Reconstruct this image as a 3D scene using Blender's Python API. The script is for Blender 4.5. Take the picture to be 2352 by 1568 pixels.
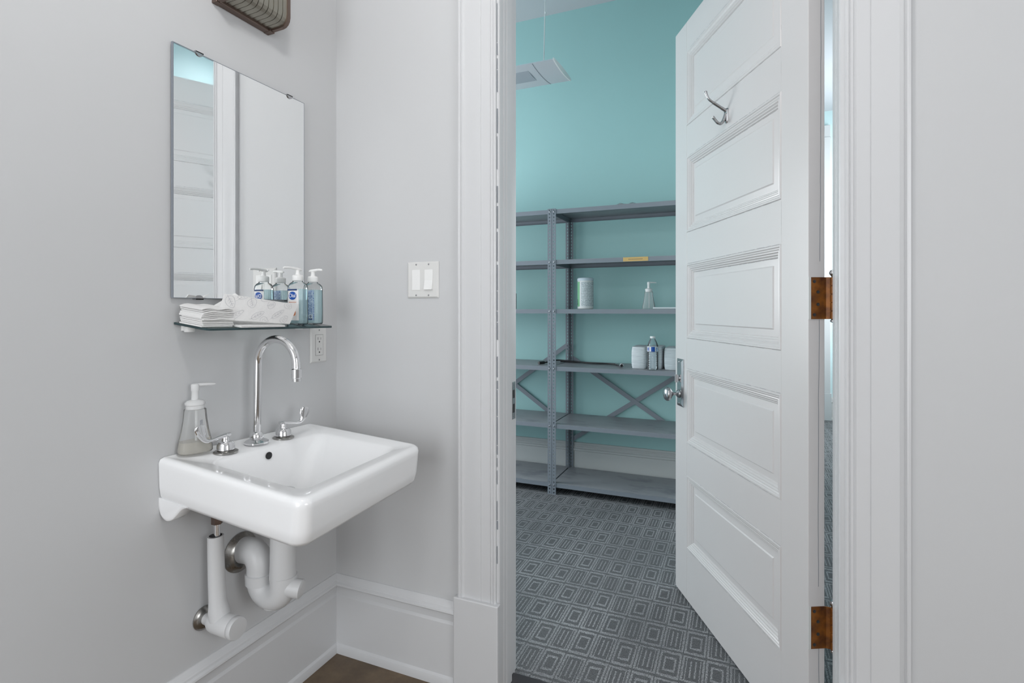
import bpy, bmesh, math, random
from mathutils import Vector, Matrix
random.seed(7)
for o in list(bpy.data.objects): bpy.data.objects.remove(o, do_unlink=True)
S = bpy.context.scene; COL = S.collection
R = math.radians; PI = math.pi

# ------------------------------------------------------------------ camera
cam_d = bpy.data.cameras.new('camera'); cam = bpy.data.objects.new('camera', cam_d); COL.objects.link(cam)
cam_d.sensor_width = 36; cam_d.lens = 36 * 1235 / 2352
cam_d.shift_y = -(784 - 711) / 2352
cam_d.clip_start = .02
cam.location = (1.2739, -1.46, 1.1772)
cam.rotation_euler = (R(90), 0, R(23))
S.camera = cam
S.view_settings.view_transform = 'Standard'; S.view_settings.look = 'None'
S.view_settings.gamma = 1; S.view_settings.use_curve_mapping = False
S.view_settings.exposure = 0.13
# ------------------------------------------------------------------ world: a pale daylight sky outside the windows
W = bpy.data.worlds.new('world'); S.world = W; W.use_nodes = True
W.node_tree.nodes['Background'].inputs[0].default_value = (.80, .90, 1, 1)
W.node_tree.nodes['Background'].inputs[1].default_value = 1.2
# ------------------------------------------------------------------ daylight through the far-room windows, and added fill lights for the bathroom
def area(name, loc, rot, sx, sy, power, color):
    l = bpy.data.lights.new(name, 'AREA'); l.shape = 'RECTANGLE'; l.size = sx; l.size_y = sy
    l.energy = power; l.color = color
    o = bpy.data.objects.new(name, l); COL.objects.link(o); o.location = loc; o.rotation_euler = rot
    return o
area('fill_light_back', (.75, -3.26, 1.45), (R(90), 0, 0), 1.3, 2.2, 31, (.985, .99, 1))  # added soft fill from behind the camera, set at a made-up window
area('fill_light_side', (4.27, -2.1, 1.75), (0, R(90), 0), 1.7, 1.5, 36, (.985, .99, 1))  # added fill from the right for the left wall and sink
area('daylight_far_window', (2.87, 4.05, 1.9), (0, R(90), 0), 1.9, 1.1, 68, (.92, .97, 1))
area('daylight_left_window', (-2.06, 1.15, 1.55), (0, R(-90), 0), 1.5, 1.1, 46, (.95, .98, 1))

# ------------------------------------------------------------------ node helpers
class NT:
    def __init__(s, name):
        s.m = bpy.data.materials.new(name); s.m.use_nodes = True
        s.t = s.m.node_tree; s.b = s.t.nodes['Principled BSDF']; s.out = s.t.nodes['Material Output']
    def n(s, t, **k):
        x = s.t.nodes.new(t)
        for a, b in k.items(): setattr(x, a, b)
        return x
    def l(s, a, b): s.t.links.new(a, b)
    def math(s, op, a, b=None, c=None):
        x = s.n('ShaderNodeMath', operation=op)
        for i, v in enumerate((a, b, c)):
            if v is None: continue
            if isinstance(v, (int, float)): x.inputs[i].default_value = v
            else: s.l(v, x.inputs[i])
        return x.outputs[0]
    def mix(s, f, a, b):
        x = s.n('ShaderNodeMix', data_type='RGBA')
        for sock, v in ((x.inputs[0], f), (x.inputs[6], a), (x.inputs[7], b)):
            if isinstance(v, (int, float)): sock.default_value = v
            elif isinstance(v, tuple): sock.default_value = (*v[:3], 1)
            else: s.l(v, sock)
        return x.outputs[2]
    def noise(s, scale, detail=3, vec=None, rough=.5):
        x = s.n('ShaderNodeTexNoise'); x.inputs['Scale'].default_value = scale
        x.inputs['Detail'].default_value = detail; x.inputs['Roughness'].default_value = rough
        if vec is not None: s.l(vec, x.inputs['Vector'])
        return x.outputs[0]
    def obj(s): return s.n('ShaderNodeTexCoord').outputs['Object']
    def mapped(s, sc, vec=None):
        x = s.n('ShaderNodeMapping'); x.inputs['Scale'].default_value = sc
        s.l(vec if vec is not None else s.obj(), x.inputs[0]); return x.outputs[0]
    def bump(s, h, strength, dist=.001):
        x = s.n('ShaderNodeBump'); x.inputs['Strength'].default_value = strength; x.inputs['Distance'].default_value = dist
        s.l(h, x.inputs['Height']); s.l(x.outputs[0], s.b.inputs['Normal'])
    def ramp(s, f, a, b):
        x = s.n('ShaderNodeMapRange'); x.inputs[1].default_value = a; x.inputs[2].default_value = b
        s.l(f, x.inputs[0]); return x.outputs[0]
def setp(b, col, rough=.5, metal=0, spec=.5):
    b.inputs['Base Color'].default_value = (*col, 1); b.inputs['Roughness'].default_value = rough
    b.inputs['Metallic'].default_value = metal; b.inputs['Specular IOR Level'].default_value = spec
def paint(name, col, rough=.5, var=.02, bump=.12, scale=60, metal=0, spec=.4):
    m = NT(name); setp(m.b, col, rough, metal, spec)
    v = m.obj()
    f = m.noise(2.5, 4, v)
    c2 = tuple(max(0, c * (1 - 2 * var)) for c in col)
    m.l(m.mix(f, tuple(min(1, c * (1 + var)) for c in col), c2), m.b.inputs['Base Color'])
    if bump: m.bump(m.noise(scale, 3, v), bump, .0012)
    return m.m
def metal(name, col, rough=.12, var=.0):
    m = NT(name); setp(m.b, col, rough, 1)
    f = m.noise(30, 4, m.obj()); m.l(m.math('MULTIPLY_ADD', f, .12, rough - .04), m.b.inputs['Roughness'])
    if var: m.l(m.mix(f, col, tuple(c * (1 - var) for c in col)), m.b.inputs['Base Color'])
    return m.m
def clear(name, tint, rough=.03, fres=1.35, body=None, bodyf=0.0):
    """thin clear plastic / glass: tinted see-through with a reflecting skin"""
    m = NT(name); t = m.t; t.nodes.remove(m.b)
    tr = m.n('ShaderNodeBsdfTransparent'); tr.inputs[0].default_value = (*tint, 1)
    gl = m.n('ShaderNodeBsdfGlossy'); gl.inputs['Roughness'].default_value = rough; gl.inputs[0].default_value = (.95, .95, .95, 1)
    fr = m.n('ShaderNodeFresnel'); fr.inputs[0].default_value = fres
    base = tr.outputs[0]
    if body:
        df = m.n('ShaderNodeBsdfDiffuse'); df.inputs[0].default_value = (*body, 1)
        mx = m.n('ShaderNodeMixShader'); mx.inputs[0].default_value = bodyf
        m.l(base, mx.inputs[1]); m.l(df.outputs[0], mx.inputs[2]); base = mx.outputs[0]
    mx = m.n('ShaderNodeMixShader'); m.l(fr.outputs[0], mx.inputs[0]); m.l(base, mx.inputs[1]); m.l(gl.outputs[0], mx.inputs[2])
    m.l(mx.outputs[0], m.out.inputs[0]); return m.m
def glow(name, col, strength):
    m = NT(name); setp(m.b, (.9, .9, .9), .4)
    m.b.inputs['Emission Color'].default_value = (*col, 1); m.b.inputs['Emission Strength'].default_value = strength
    return m.m

WALLC = (.560, .565, .572)
M = dict(
    wall=paint('grey_wall_paint', WALLC, .55, .012, .10, 45),
    trim=paint('white_trim_paint', (.615, .62, .63), .32, .015, .10, 35, spec=.5),
    door=paint('white_door_paint', (.600, .582, .580), .30, .015, .12, 30, spec=.5),
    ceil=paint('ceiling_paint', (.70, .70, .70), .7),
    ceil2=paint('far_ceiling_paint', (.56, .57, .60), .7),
    teal=paint('teal_wall_paint', (.375, .615, .608), .5, .02, .10, 45),
    cyan=paint('pale_cyan_wall_paint', (.62, .79, .81), .5, .02, .10, 45),
    base2=paint('far_baseboard_paint', (.60, .61, .60), .35, .03),
    porcelain=paint('white_porcelain', (.86, .863, .868), .10, .01, .0, spec=.6),
    plastic=paint('white_plastic', (.80, .80, .79), .3, .01, 0),
    ivory=paint('ivory_plastic', (.67, .668, .655), .3, .01, 0),
    pvc=paint('white_pipe_cover_vinyl', (.60, .603, .608), .38, .04, .25, 60),
    shelf=paint('grey_enamel_steel', (.245, .270, .305), .42, .05, .05, 80),
    chrome=metal('polished_chrome', (.80, .80, .81), .07),
    nickel=metal('worn_nickel', (.50, .50, .51), .22, .25),
    steel=metal('dull_escutcheon_steel', (.42, .41, .39), .25, .3),
    bronze=metal('brown_bronze', (.22, .165, .14), .42, .2),
    dark=paint('dark_recess', (.02, .02, .022), .6, 0, 0),
    rubber=paint('black_rubber', (.03, .03, .032), .5, .05, .1),
    paper=paint('white_paper_towel', (.74, .735, .725), .9, .02, .5, 900),
    towel=paint('white_folded_towel_paper', (.70, .74, .76), .9, .03, .5, 500),
    print=paint('grey_leaf_ink', (.47, .47, .50), .9, 0, 0),
    mirror=metal('mirror_silver', (.93, .94, .94), .0),
    edge=paint('dark_glass_edge', (.022, .050, .056), .12, .1, 0, spec=.5),
    clearp=clear('clear_plastic', (.97, .98, .98), .03, 1.25),
    blueliq=clear('pale_blue_soap', (.84, .935, .95), .03, 1.12, (.70, .88, .92), .34),
    amberliq=clear('pale_amber_soap', (.84, .82, .77), .05, 1.1, (.66, .62, .53), .40),
    haze=clear('foggy_clear_plastic', (.95, .955, .955), .1, 1.18, (.82, .82, .81), .20),
    water=clear('clear_water_bottle', (.90, .94, .95), .05, 1.45, (.7, .76, .8), .10),
    frost=clear('frosted_plastic', (.85, .86, .86), .2, 1.2, (.90, .90, .90), .60),
    label=paint('pale_bottle_label', (.62, .70, .76), .5, 0, 0),
    wlabel=paint('white_bottle_label', (.76, .76, .76), .5, 0, 0),
    navy=paint('navy_ink', (.015, .04, .13), .5, 0, 0),
    blue=paint('bright_blue_ink', (.0, .07, .36), .4, 0, 0),
    white=paint('white_ink', (.85, .85, .85), .5, 0, 0),
    orange=paint('orange_ink', (.62, .25, .13), .5, 0, 0),
    green=paint('green_label', (.22, .52, .28), .5, 0, 0),
    dgreen=paint('dark_green_ink', (.02, .12, .05), .5, 0, 0),
    tag=paint('yellow_orange_label', (.72, .47, .17), .5, .05, 0),
    greyink=paint('grey_ink', (.22, .24, .27), .6, 0, 0),
    hall=paint('dark_hallway_threshold', (.07, .065, .07), .35, .1, .1),
)
# hinge: amber varnished plate
m = NT('amber_stained_hinge'); setp(m.b, (.3, .12, .03), .35, .35)
f = m.noise(38, 4, m.obj()); f2 = m.ramp(f, .35, .65)
m.l(m.mix(f2, (.27, .095, .014), (.085, .028, .010)), m.b.inputs['Base Color']); M['hinge'] = m.m
# brown bathroom floor
m = NT('brown_resilient_floor'); setp(m.b, (.1, .07, .045), .35)
v = m.obj(); f = m.ramp(m.noise(9, 6, v, .65), .35, .65)
m.l(m.mix(f, (.185, .128, .075), (.105, .070, .040)), m.b.inputs['Base Color']); m.bump(m.noise(120, 2, v), .1); M['brownfloor'] = m.m
# sconce ribbed shade
m = NT('ribbed_champagne_metal'); setp(m.b, (.40, .38, .33), .30, .8)
f = m.noise(14, 3, m.obj()); m.l(m.mix(f, (.37, .355, .305), (.27, .25, .21)), m.b.inputs['Base Color']); M['shade'] = m.m
# carpet: checker of concentric rectangles and striped blocks, dashed loop yarn
m = NT('patterned_loop_carpet'); setp(m.b, (.1, .1, .1), .95, 0, .15)
v = m.obj(); sp = m.n('ShaderNodeSeparateXYZ'); m.l(v, sp.inputs[0])
CW, CH = .0738, .1490
def cell(c, size, off):
    a = m.math('DIVIDE', m.math('SUBTRACT', c, off), size)
    fl = m.math('FLOOR', a); return m.math('SUBTRACT', m.math('SUBTRACT', a, fl), .5), fl
wv = m.math('MULTIPLY_ADD', m.noise(1, 2, m.mapped((55, 170, 1), v), .6), .012, -.006)
sx_ = m.math('ADD', sp.outputs[0], m.math('MULTIPLY', wv, .5)); sy_ = m.math('ADD', sp.outputs[1], wv)
ux, ix = cell(sx_, CW, .098 - CW / 2); uy, iy = cell(sy_, CH, 1.73 - 12 * CH - CH / 2)
par = m.math('MODULO', m.math('ABSOLUTE', m.math('ADD', ix, iy)), 2)          # 0: rectangles, 1: stripes
ax = m.math('ABSOLUTE', ux); ay = m.math('ABSOLUTE', uy)
def band(x, c, w):                                                         # 1 where |x-c|<w
    return m.math('LESS_THAN', m.math('ABSOLUTE', m.math('SUBTRACT', x, c)), w)
mx_ = m.math('MAXIMUM', ax, ay)
rect = m.math('MAXIMUM', band(mx_, .425, .045), band(mx_, .225, .038))
inner = m.math('LESS_THAN', ay, .30)
st = m.math('MULTIPLY', inner, m.math('MAXIMUM', band(ax, .105, .034), 0))
st = m.math('MAXIMUM', st, m.math('MULTIPLY', m.math('LESS_THAN', ay, .46), m.math('MAXIMUM', band(ax, .435, .045), band(ax, .30, .022))))
st = m.math('MAXIMUM', st, m.math('MULTIPLY', m.math('LESS_THAN', ax, .40), band(ay, .425, .032)))
pat = m.math('ADD', m.math('MULTIPLY', rect, m.math('SUBTRACT', 1, par)), m.math('MULTIPLY', st, par))
yarn = m.noise(1, 2, m.mapped((420, 150, 1), v), .6)
yarn = m.ramp(yarn, .36, .64)
wear = m.ramp(m.noise(3.0, 4, v, .6), .38, .66)
fine_ = m.ramp(m.noise(1, 1, m.mapped((160, 520, 1), v), .5), .30, .70)
amt = m.math('MULTIPLY', pat, m.math('MULTIPLY_ADD', wear, .45, .50))
amt = m.math('MULTIPLY', amt, m.math('MULTIPLY_ADD', fine_, .5, .62))
amt = m.math('MULTIPLY', m.math('MULTIPLY_ADD', yarn, .80, .20), m.math('MULTIPLY_ADD', amt, .95, .22))
cc = m.mix(amt, (.082, .085, .091), (.50, .51, .52))
m.l(cc, m.b.inputs['Base Color']); m.bump(yarn, .6, .003); M['carpet'] = m.m
m = NT('layered_towel_paper'); setp(m.b, (.70, .74, .76), .9)
v = m.obj(); ly = m.noise(1, 3, m.mapped((10, 10, 330), v), .6)
m.l(m.mix(m.ramp(ly, .3, .5), (.50, .54, .57), (.74, .78, .80)), m.b.inputs['Base Color']); m.bump(ly, .9, .003); M['layers'] = m.m
# dusty shelf top
m = NT('dusty_grey_enamel'); setp(m.b, (.2, .22, .25), .4, 0, .4)
v = m.obj(); f = m.ramp(m.noise(5, 5, m.mapped((1, 2.5, 1), v), .6), .54, .66)
m.l(m.mix(f, (.285, .295, .315), (.20, .212, .235)), m.b.inputs['Base Color']); M['dust'] = m.m
# canister label: rows of fine print
m = NT('fine_print_label'); setp(m.b, (.7, .72, .72), .45)
v = m.obj(); sp = m.n('ShaderNodeSeparateXYZ'); m.l(v, sp.inputs[0])
row = m.math('FRACT', m.math('MULTIPLY', sp.outputs[2], 150)); a = m.math('LESS_THAN', row, .5)
nz = m.math('GREATER_THAN', m.noise(1, 1, m.mapped((350, 350, 150), v)), .46)
m.l(m.mix(m.math('MULTIPLY', m.math('MULTIPLY', a, nz), .75), (.70, .74, .75), (.13, .16, .18)), m.b.inputs['Base Color']); M['fine'] = m.m
m = NT('blue_fine_print_label'); setp(m.b, (.6, .7, .8), .45)
v = m.obj(); sp = m.n('ShaderNodeSeparateXYZ'); m.l(v, sp.inputs[0])
row = m.math('FRACT', m.math('MULTIPLY', sp.outputs[0], 170)); a = m.math('LESS_THAN', row, .62)
nz = m.math('GREATER_THAN', m.noise(1, 1, m.mapped((170, 170, 420), v)), .44)
m.l(m.mix(m.math('MULTIPLY', m.math('MULTIPLY', a, nz), .8), (.55, .66, .78), (.05, .13, .36)), m.b.inputs['Base Color']); M['bluefine'] = m.m

# ------------------------------------------------------------------ mesh helpers
def link(name, me, mat=None, parent=None):
    o = bpy.data.objects.new(name, me); COL.objects.link(o)
    if mat is not None:
        for q in (mat if isinstance(mat, (list, tuple)) else [mat]): me.materials.append(M[q] if isinstance(q, str) else q)
    if parent is not None: o.parent = parent
    return o
def recalc(bm): bmesh.ops.recalc_face_normals(bm, faces=bm.faces[:])
def fin(name, bm, mat, parent=None, smooth=None, bevel=0, seg=2, fix=True):
    if fix: recalc(bm)
    me = bpy.data.meshes.new(name); bm.to_mesh(me); bm.free()
    if smooth is not None:
        for p in me.polygons: p.use_smooth = True
        if smooth < 180: me.set_sharp_from_angle(angle=R(smooth))
    o = link(name, me, mat, parent)
    if bevel:
        b = o.modifiers.new('bevel', 'BEVEL'); b.width = bevel; b.segments = seg; b.limit_method = 'ANGLE'; b.angle_limit = R(35)
        for p in me.polygons: p.use_smooth = True
        me.set_sharp_from_angle(angle=R(50)); b.harden_normals = True
    return o
def vf(bm, verts, faces, mi=0):
    vs = [bm.verts.new(v) for v in verts]; out = []
    for f in faces:
        try: q = bm.faces.new([vs[i] for i in f]); q.material_index = mi; out.append(q)
        except ValueError: pass
    return out
BOXF = [(0,3,2,1),(4,5,6,7),(0,1,5,4),(1,2,6,5),(2,3,7,6),(3,0,4,7)]
def bx(bm, a, b, mi=0):
    (x0,y0,z0),(x1,y1,z1) = a, b
    return vf(bm, [(x0,y0,z0),(x1,y0,z0),(x1,y1,z0),(x0,y1,z0),(x0,y0,z1),(x1,y0,z1),(x1,y1,z1),(x0,y1,z1)], BOXF, mi)
def box(name, a, b, mat, parent=None, bevel=0, seg=2):
    bm = bmesh.new(); bx(bm, a, b); return fin(name, bm, mat, parent, None, bevel, seg)
def rings(bm, rs, cap0=True, cap1=True, mi=0, closed=True):
    V = [[bm.verts.new(p) for p in r] for r in rs]; n = len(V[0])
    for a, b in zip(V, V[1:]):
        for i in range(n if closed else n - 1):
            j = (i + 1) % n
            f = bm.faces.new((a[i], a[j], b[j], b[i])); f.material_index = mi
    if cap0: bm.faces.new(V[0][::-1]).material_index = mi
    if cap1: bm.faces.new(V[-1]).material_index = mi
    return V
def lathe_rings(prof, c=(0,0,0), axis='Z', n=32):
    out = []
    for r, h in prof:
        ring = []
        for i in range(n):
            a = 2*PI*i/n; u, v = r*math.cos(a), r*math.sin(a)
            p = {'Z': (u, v, h), 'X': (h, u, v), 'Y': (v, h, u)}[axis]
            ring.append((c[0]+p[0], c[1]+p[1], c[2]+p[2]))
        out.append(ring)
    return out
def lathe(name, prof, mat, parent=None, c=(0,0,0), axis='Z', n=32, smooth=35, caps=True):
    bm = bmesh.new(); rings(bm, lathe_rings(prof, c, axis, n), caps, caps); return fin(name, bm, mat, parent, smooth)
def path_frames(pts):
    pts = [Vector(p) for p in pts]; T = []
    for i in range(len(pts)):
        a = pts[max(i-1,0)]; b = pts[min(i+1,len(pts)-1)]; T.append((b-a).normalized())
    up = Vector((0,0,1)) if abs(T[0].z) < .9 else Vector((1,0,0))
    N = [(up - T[0]*up.dot(T[0])).normalized()]
    for i in range(1, len(pts)):
        q = T[i-1].rotation_difference(T[i]); N.append((q @ N[-1]).normalized())
    return pts, T, N
def sweep_rings(pts, rad, n=20, flat=1.0):
    pts, T, N = path_frames(pts); out = []
    for i, p in enumerate(pts):
        r = rad[i] if isinstance(rad, (list, tuple)) else rad
        B = T[i].cross(N[i])
        out.append([tuple(p + N[i]*math.cos(2*PI*k/n)*r + B*math.sin(2*PI*k/n)*r*flat) for k in range(n)])
    return out
def tube(name, pts, rad, mat, parent=None, n=20, flat=1.0, smooth=40):
    bm = bmesh.new(); rings(bm, sweep_rings(pts, rad, n, flat)); return fin(name, bm, mat, parent, smooth)
def arc(c, r, a0, a1, u, v, n=14):
    c = Vector(c); u = Vector(u); v = Vector(v)
    return [tuple(c + u*r*math.cos(R(a0+(a1-a0)*i/n)) + v*r*math.sin(R(a0+(a1-a0)*i/n))) for i in range(n+1)]
def bez(pts, n=12):
    """Catmull-Rom through points"""
    P = [Vector(p) for p in pts]; P = [P[0]*2-P[1]] + P + [P[-1]*2-P[-2]]; out = []
    for i in range(1, len(P)-2):
        for k in range(n):
            t = k/n; a,b,c,d = P[i-1],P[i],P[i+1],P[i+2]
            out.append(tuple(.5*((2*b)+(c-a)*t+(2*a-5*b+4*c-d)*t*t+(3*b-a-3*c+d)*t**3)))
    out.append(tuple(P[-2])); return out
def extrude_profile(name, prof, p0, p1, outdir, mat, parent=None, up=(0,0,1), smooth=None, bm=None, m0=0, m1=0):
    """prof: (out, height) pairs swept from p0 to p1; m0/m1 mitre shift along the path per unit out"""
    own = bm is None
    if own: bm = bmesh.new()
    p0, p1, od, up = Vector(p0), Vector(p1), Vector(outdir), Vector(up); d = (p1-p0).normalized()
    r0 = [tuple(p0 + od*o + up*h + d*o*m0) for o, h in prof]; r1 = [tuple(p1 + od*o + up*h - d*o*m1) for o, h in prof]
    rings(bm, [r0, r1])
    if own: return fin(name, bm, mat, parent, smooth)
def empty(name, loc=(0,0,0), rz=0, label=None, cat=None, group=None, kind=None):
    o = bpy.data.objects.new(name, None); COL.objects.link(o); o.location = loc; o.rotation_euler = (0,0,rz)
    o.empty_display_size = .05
    tag(o, label, cat, group, kind); return o
def tag(o, label=None, cat=None, group=None, kind=None):
    if label: o['label'] = label
    if cat: o['category'] = cat
    if group: o['group'] = group
    if kind: o['kind'] = kind
    return o
def struct(o, label=None):
    o['kind'] = 'structure'
    if label: o['label'] = label
    return o
def copy_tree(o, parent=None):
    c = o.copy(); COL.objects.link(c)
    if parent is not None: c.parent = parent
    for ch in list(o.children): copy_tree(ch, c)
    return c
def text_mesh(name, body, size, mat, parent, mtx, extr=.0002):
    cu = bpy.data.curves.new(name, 'FONT'); cu.body = body; cu.size = size; cu.align_x = 'CENTER'; cu.align_y = 'CENTER'
    cu.extrude = extr
    tmp = bpy.data.objects.new('tmp_text', cu); COL.objects.link(tmp)
    bpy.context.view_layer.update()
    me = bpy.data.meshes.new_from_object(tmp.evaluated_get(bpy.context.evaluated_depsgraph_get()))
    bpy.data.objects.remove(tmp, do_unlink=True); bpy.data.curves.remove(cu)
    me.materials.clear(); me.transform(mtx)
    return link(name, me, mat, parent)

# ================================================================== THE SETTING
BF = .018                      # bathroom floor level; the carpet beyond lies at 0
TH = .15                       # thickness of the wall with the doorway
def plain(name, a, b, mat, label): return struct(box(name, a, b, mat), label)
plain('floor', (-.15, -3.3, -.1), (4.4, .07, BF), 'brownfloor', 'brown bathroom floor')
fl = plain('floor', (-2.3, .135, -.1), (3.1, 5.3, 0), 'carpet', 'patterned grey carpet with rectangles and stripes')
plain('ceiling', (-.15, -3.3, 3.05), (4.4, 0, 3.15), 'ceil', 'white bathroom ceiling')
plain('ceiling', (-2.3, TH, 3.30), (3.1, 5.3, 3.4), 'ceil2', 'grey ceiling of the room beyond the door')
plain('wall_left', (-.15, -3.3, 0), (0, 0, 3.05), 'wall', 'pale grey wall behind the sink and mirror')
# wall with the doorway
OX0, OX1, OH = .600, 1.500, 2.365
bm = bmesh.new()
bx(bm, (-.15, 0, -.05), (OX0-.012, TH, 3.4)); bx(bm, (OX1+.012, 0, -.05), (4.4, TH, 3.4)); bx(bm, (OX0-.012, 0, OH+.012), (OX1+.012, TH, 3.4))
for f in bm.faces:
    pass
o = fin('wall_door', bm, ['wall', 'teal']); struct(o, 'pale grey wall with the doorway')
for p in o.data.polygons:
    if p.center.y > TH - .001: p.material_index = 1
bm = bmesh.new(); bx(bm, (4.3, -3.3, 0), (4.4, -2.85, 3.05)); bx(bm, (4.3, -1.35, 0), (4.4, 0, 3.05)); bx(bm, (4.3, -2.85, 0), (4.4, -1.35, .9)); bx(bm, (4.3, -2.85, 2.6), (4.4, -1.35, 3.05))
struct(fin('wall_right', bm, 'wall'), 'pale grey bathroom wall with an added fill-light window')
bm = bmesh.new(); bx(bm, (0, -3.4, 0), (.05, -3.3, 3.05)); bx(bm, (1.45, -3.4, 0), (4.4, -3.3, 3.05)); bx(bm, (.05, -3.4, 0), (1.45, -3.3, .3)); bx(bm, (.05, -3.4, 2.6), (1.45, -3.3, 3.05))
struct(fin('wall_back', bm, 'wall'), 'pale grey wall with an added fill-light window behind the camera')
def window(n, c, w, h, axis, label):
    """frame with one mullion and a glass pane, in a wall whose normal is along axis"""
    t = .05
    e = empty('window_%d' % n, c, 0 if axis == 'Y' else R(90), label, None, None, 'structure')
    bm = bmesh.new()
    for a, b in (((-w/2, -t, -h/2), (-w/2+.05, t, h/2)), ((w/2-.05, -t, -h/2), (w/2, t, h/2)), ((-w/2+.05, -t, h/2-.05), (w/2-.05, t, h/2)),
                 ((-w/2+.05, -t, -h/2), (w/2-.05, t, -h/2+.05)), ((-w/2+.05, -.02, -.02), (w/2-.05, .02, .02))): bx(bm, a, b)
    fin('window_frame', bm, 'trim', e)
    box('glass_pane', (-w/2+.05, -.003, -h/2+.05), (w/2-.05, .003, h/2-.05), clear('window_glass', (.97, .98, .98)), e)
window(1, (.75, -3.35, 1.45), 1.4, 2.3, 'Y', 'unseen bathroom window added for fill light')  # window added only to carry the back fill light
window(4, (4.35, -2.1, 1.75), 1.5, 1.7, 'X', 'unseen side window of the bathroom, added for fill light')  # made-up window around the side fill light
# the room beyond
TB = 2.215                     # face of the teal wall behind the shelving
plain('wall_teal', (-2.2, TB, 0), (1.30, TB+.13, 3.3), 'teal', 'teal wall behind the grey steel shelving')
bm = bmesh.new(); bx(bm, (-2.3, TH, 0), (-2.2, .55, 3.3)); bx(bm, (-2.3, 1.75, 0), (-2.2, 5.3, 3.3)); bx(bm, (-2.3, .55, 0), (-2.2, 1.75, .75)); bx(bm, (-2.3, .55, 2.4), (-2.2, 1.75, 3.3))
struct(fin('wall_far_left', bm, 'teal'), 'teal wall with a window at the left of the shelf room')
window(2, (-2.25, 1.15, 1.575), 1.2, 1.65, 'X', 'window lighting the shelf room')
bm = bmesh.new(); bx(bm, (2.9, TH, 0), (3.0, 3.5, 3.3)); bx(bm, (2.9, 4.6, 0), (3.0, 5.3, 3.3)); bx(bm, (2.9, 3.5, 0), (3.0, 4.6, .95)); bx(bm, (2.9, 3.5, 2.85), (3.0, 4.6, 3.3))
struct(fin('wall_far_right', bm, 'cyan'), 'pale cyan wall of the room beyond')
plain('wall_far', (-2.3, 5.15, 0), (3.0, 5.3, 3.3), 'cyan', 'pale cyan far wall seen in the gap behind the door')
window(3, (2.95, 4.05, 1.9), 1.1, 1.9, 'X', 'bright window in the far room')
fc = struct(box('trim_10', (1.93, 5.11, .29), (2.155, 5.15, 3.14), 'trim', None, .004), 'white casing on the far wall seen in the gap behind the door')
box('plinth_block', (1.92, 5.10, 0), (2.165, 5.15, .29), 'trim', fc, .004)
box('cap_moulding', (1.92, 5.10, 2.99), (2.160, 5.15, 3.01), 'trim', fc, .004)

# baseboards
BP = [(0,0),(.021,0),(.021,.014),(.018,.024),(.012,.030),(.012,.190),(.010,.194),(.007,.198),(.007,.226),(.020,.226),(.022,.230),(.021,.235),(.016,.239),(.015,.244),(.012,.247),(.010,.252),(.006,.256),(.003,.2595),(0,.2595)]
o = extrude_profile('baseboard_left', BP, (0, -3.3, BF), (0, 0, BF), (1,0,0), 'trim', m1=1, smooth=25); struct(o, 'tall white moulded baseboard below the sink')
o = extrude_profile('baseboard_door', BP, (0, 0, BF), (.470, 0, BF), (0,-1,0), 'trim', m0=1, smooth=25); struct(o, 'tall white moulded baseboard left of the doorway')
o = extrude_profile('baseboard_right', BP, (1.63, 0, BF), (4.3, 0, BF), (0,-1,0), 'trim', smooth=25); struct(o, 'tall white moulded baseboard right of the doorway')
BP2 = [(0,0),(.022,0),(.022,.02),(.016,.03),(.016,.185),(.022,.190),(.022,.200),(.016,.206),(.018,.215),(.014,.222),(.016,.228),(.010,.236),(.008,.243),(0,.245)]
o = extrude_profile('baseboard_teal', BP2, (-2.2, TB, 0), (1.30, TB, 0), (0,-1,0), 'base2', smooth=25); struct(o, 'white moulded baseboard behind the steel shelving')
o = extrude_profile('baseboard_far', BP2, (1.3, 5.15, 0), (2.9, 5.15, 0), (0,-1,0), 'base2', smooth=25); struct(o, 'white baseboard at the far wall')

# door casings: (protrusion, across) profile swept upward
CP = [(0,0),(.0085,0),(.0115,.003),(.0115,.006),(.008,.008),(.0108,.011),(.0108,.015),(.007,.018),(.0098,.022),(.0095,.026),(.0095,.048),(.0082,.0495),(.0098,.051),(.0102,.074),(.0093,.079),(.0093,.105),(.0112,.108),(.0135,.111),(.0118,.114),(.0142,.1155),(.0170,.117),(.0178,.120),(.0160,.1245),(0,.1245)]
def casing(name, x_in, side, label):
    """vertical casing leg; across grows away from the opening"""
    o = bmesh.new()
    r0 = [(x_in + side*a, -p, .29) for p, a in CP]; r1 = [(x_in + side*a, -p, 2.50) for p, a in CP]
    rings(o, [r0, r1]); c = fin(name, o, 'trim', None, 20); struct(c, label)
    bm = bmesh.new(); xs = sorted((x_in - side*.012, x_in + side*.137)); bx(bm, (xs[0], -.023, BF), (xs[1], 0, .303))
    pb = fin('plinth_block', bm, 'trim', c, None, .004)
    return c
casing('trim_1', .6055, -1, 'white fluted casing left of the doorway with plinth block')
casing('trim_2', 1.4985, 1, 'white fluted casing right of the doorway')
bm = bmesh.new(); r0 = [(.6055, -p, 2.365 + a) for p, a in CP]; r1 = [(1.4985, -p, 2.365 + a) for p, a in CP]; rings(bm, [r0, r1]); struct(fin('trim_3', bm, 'trim', None, 20), 'white casing over the doorway')
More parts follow.
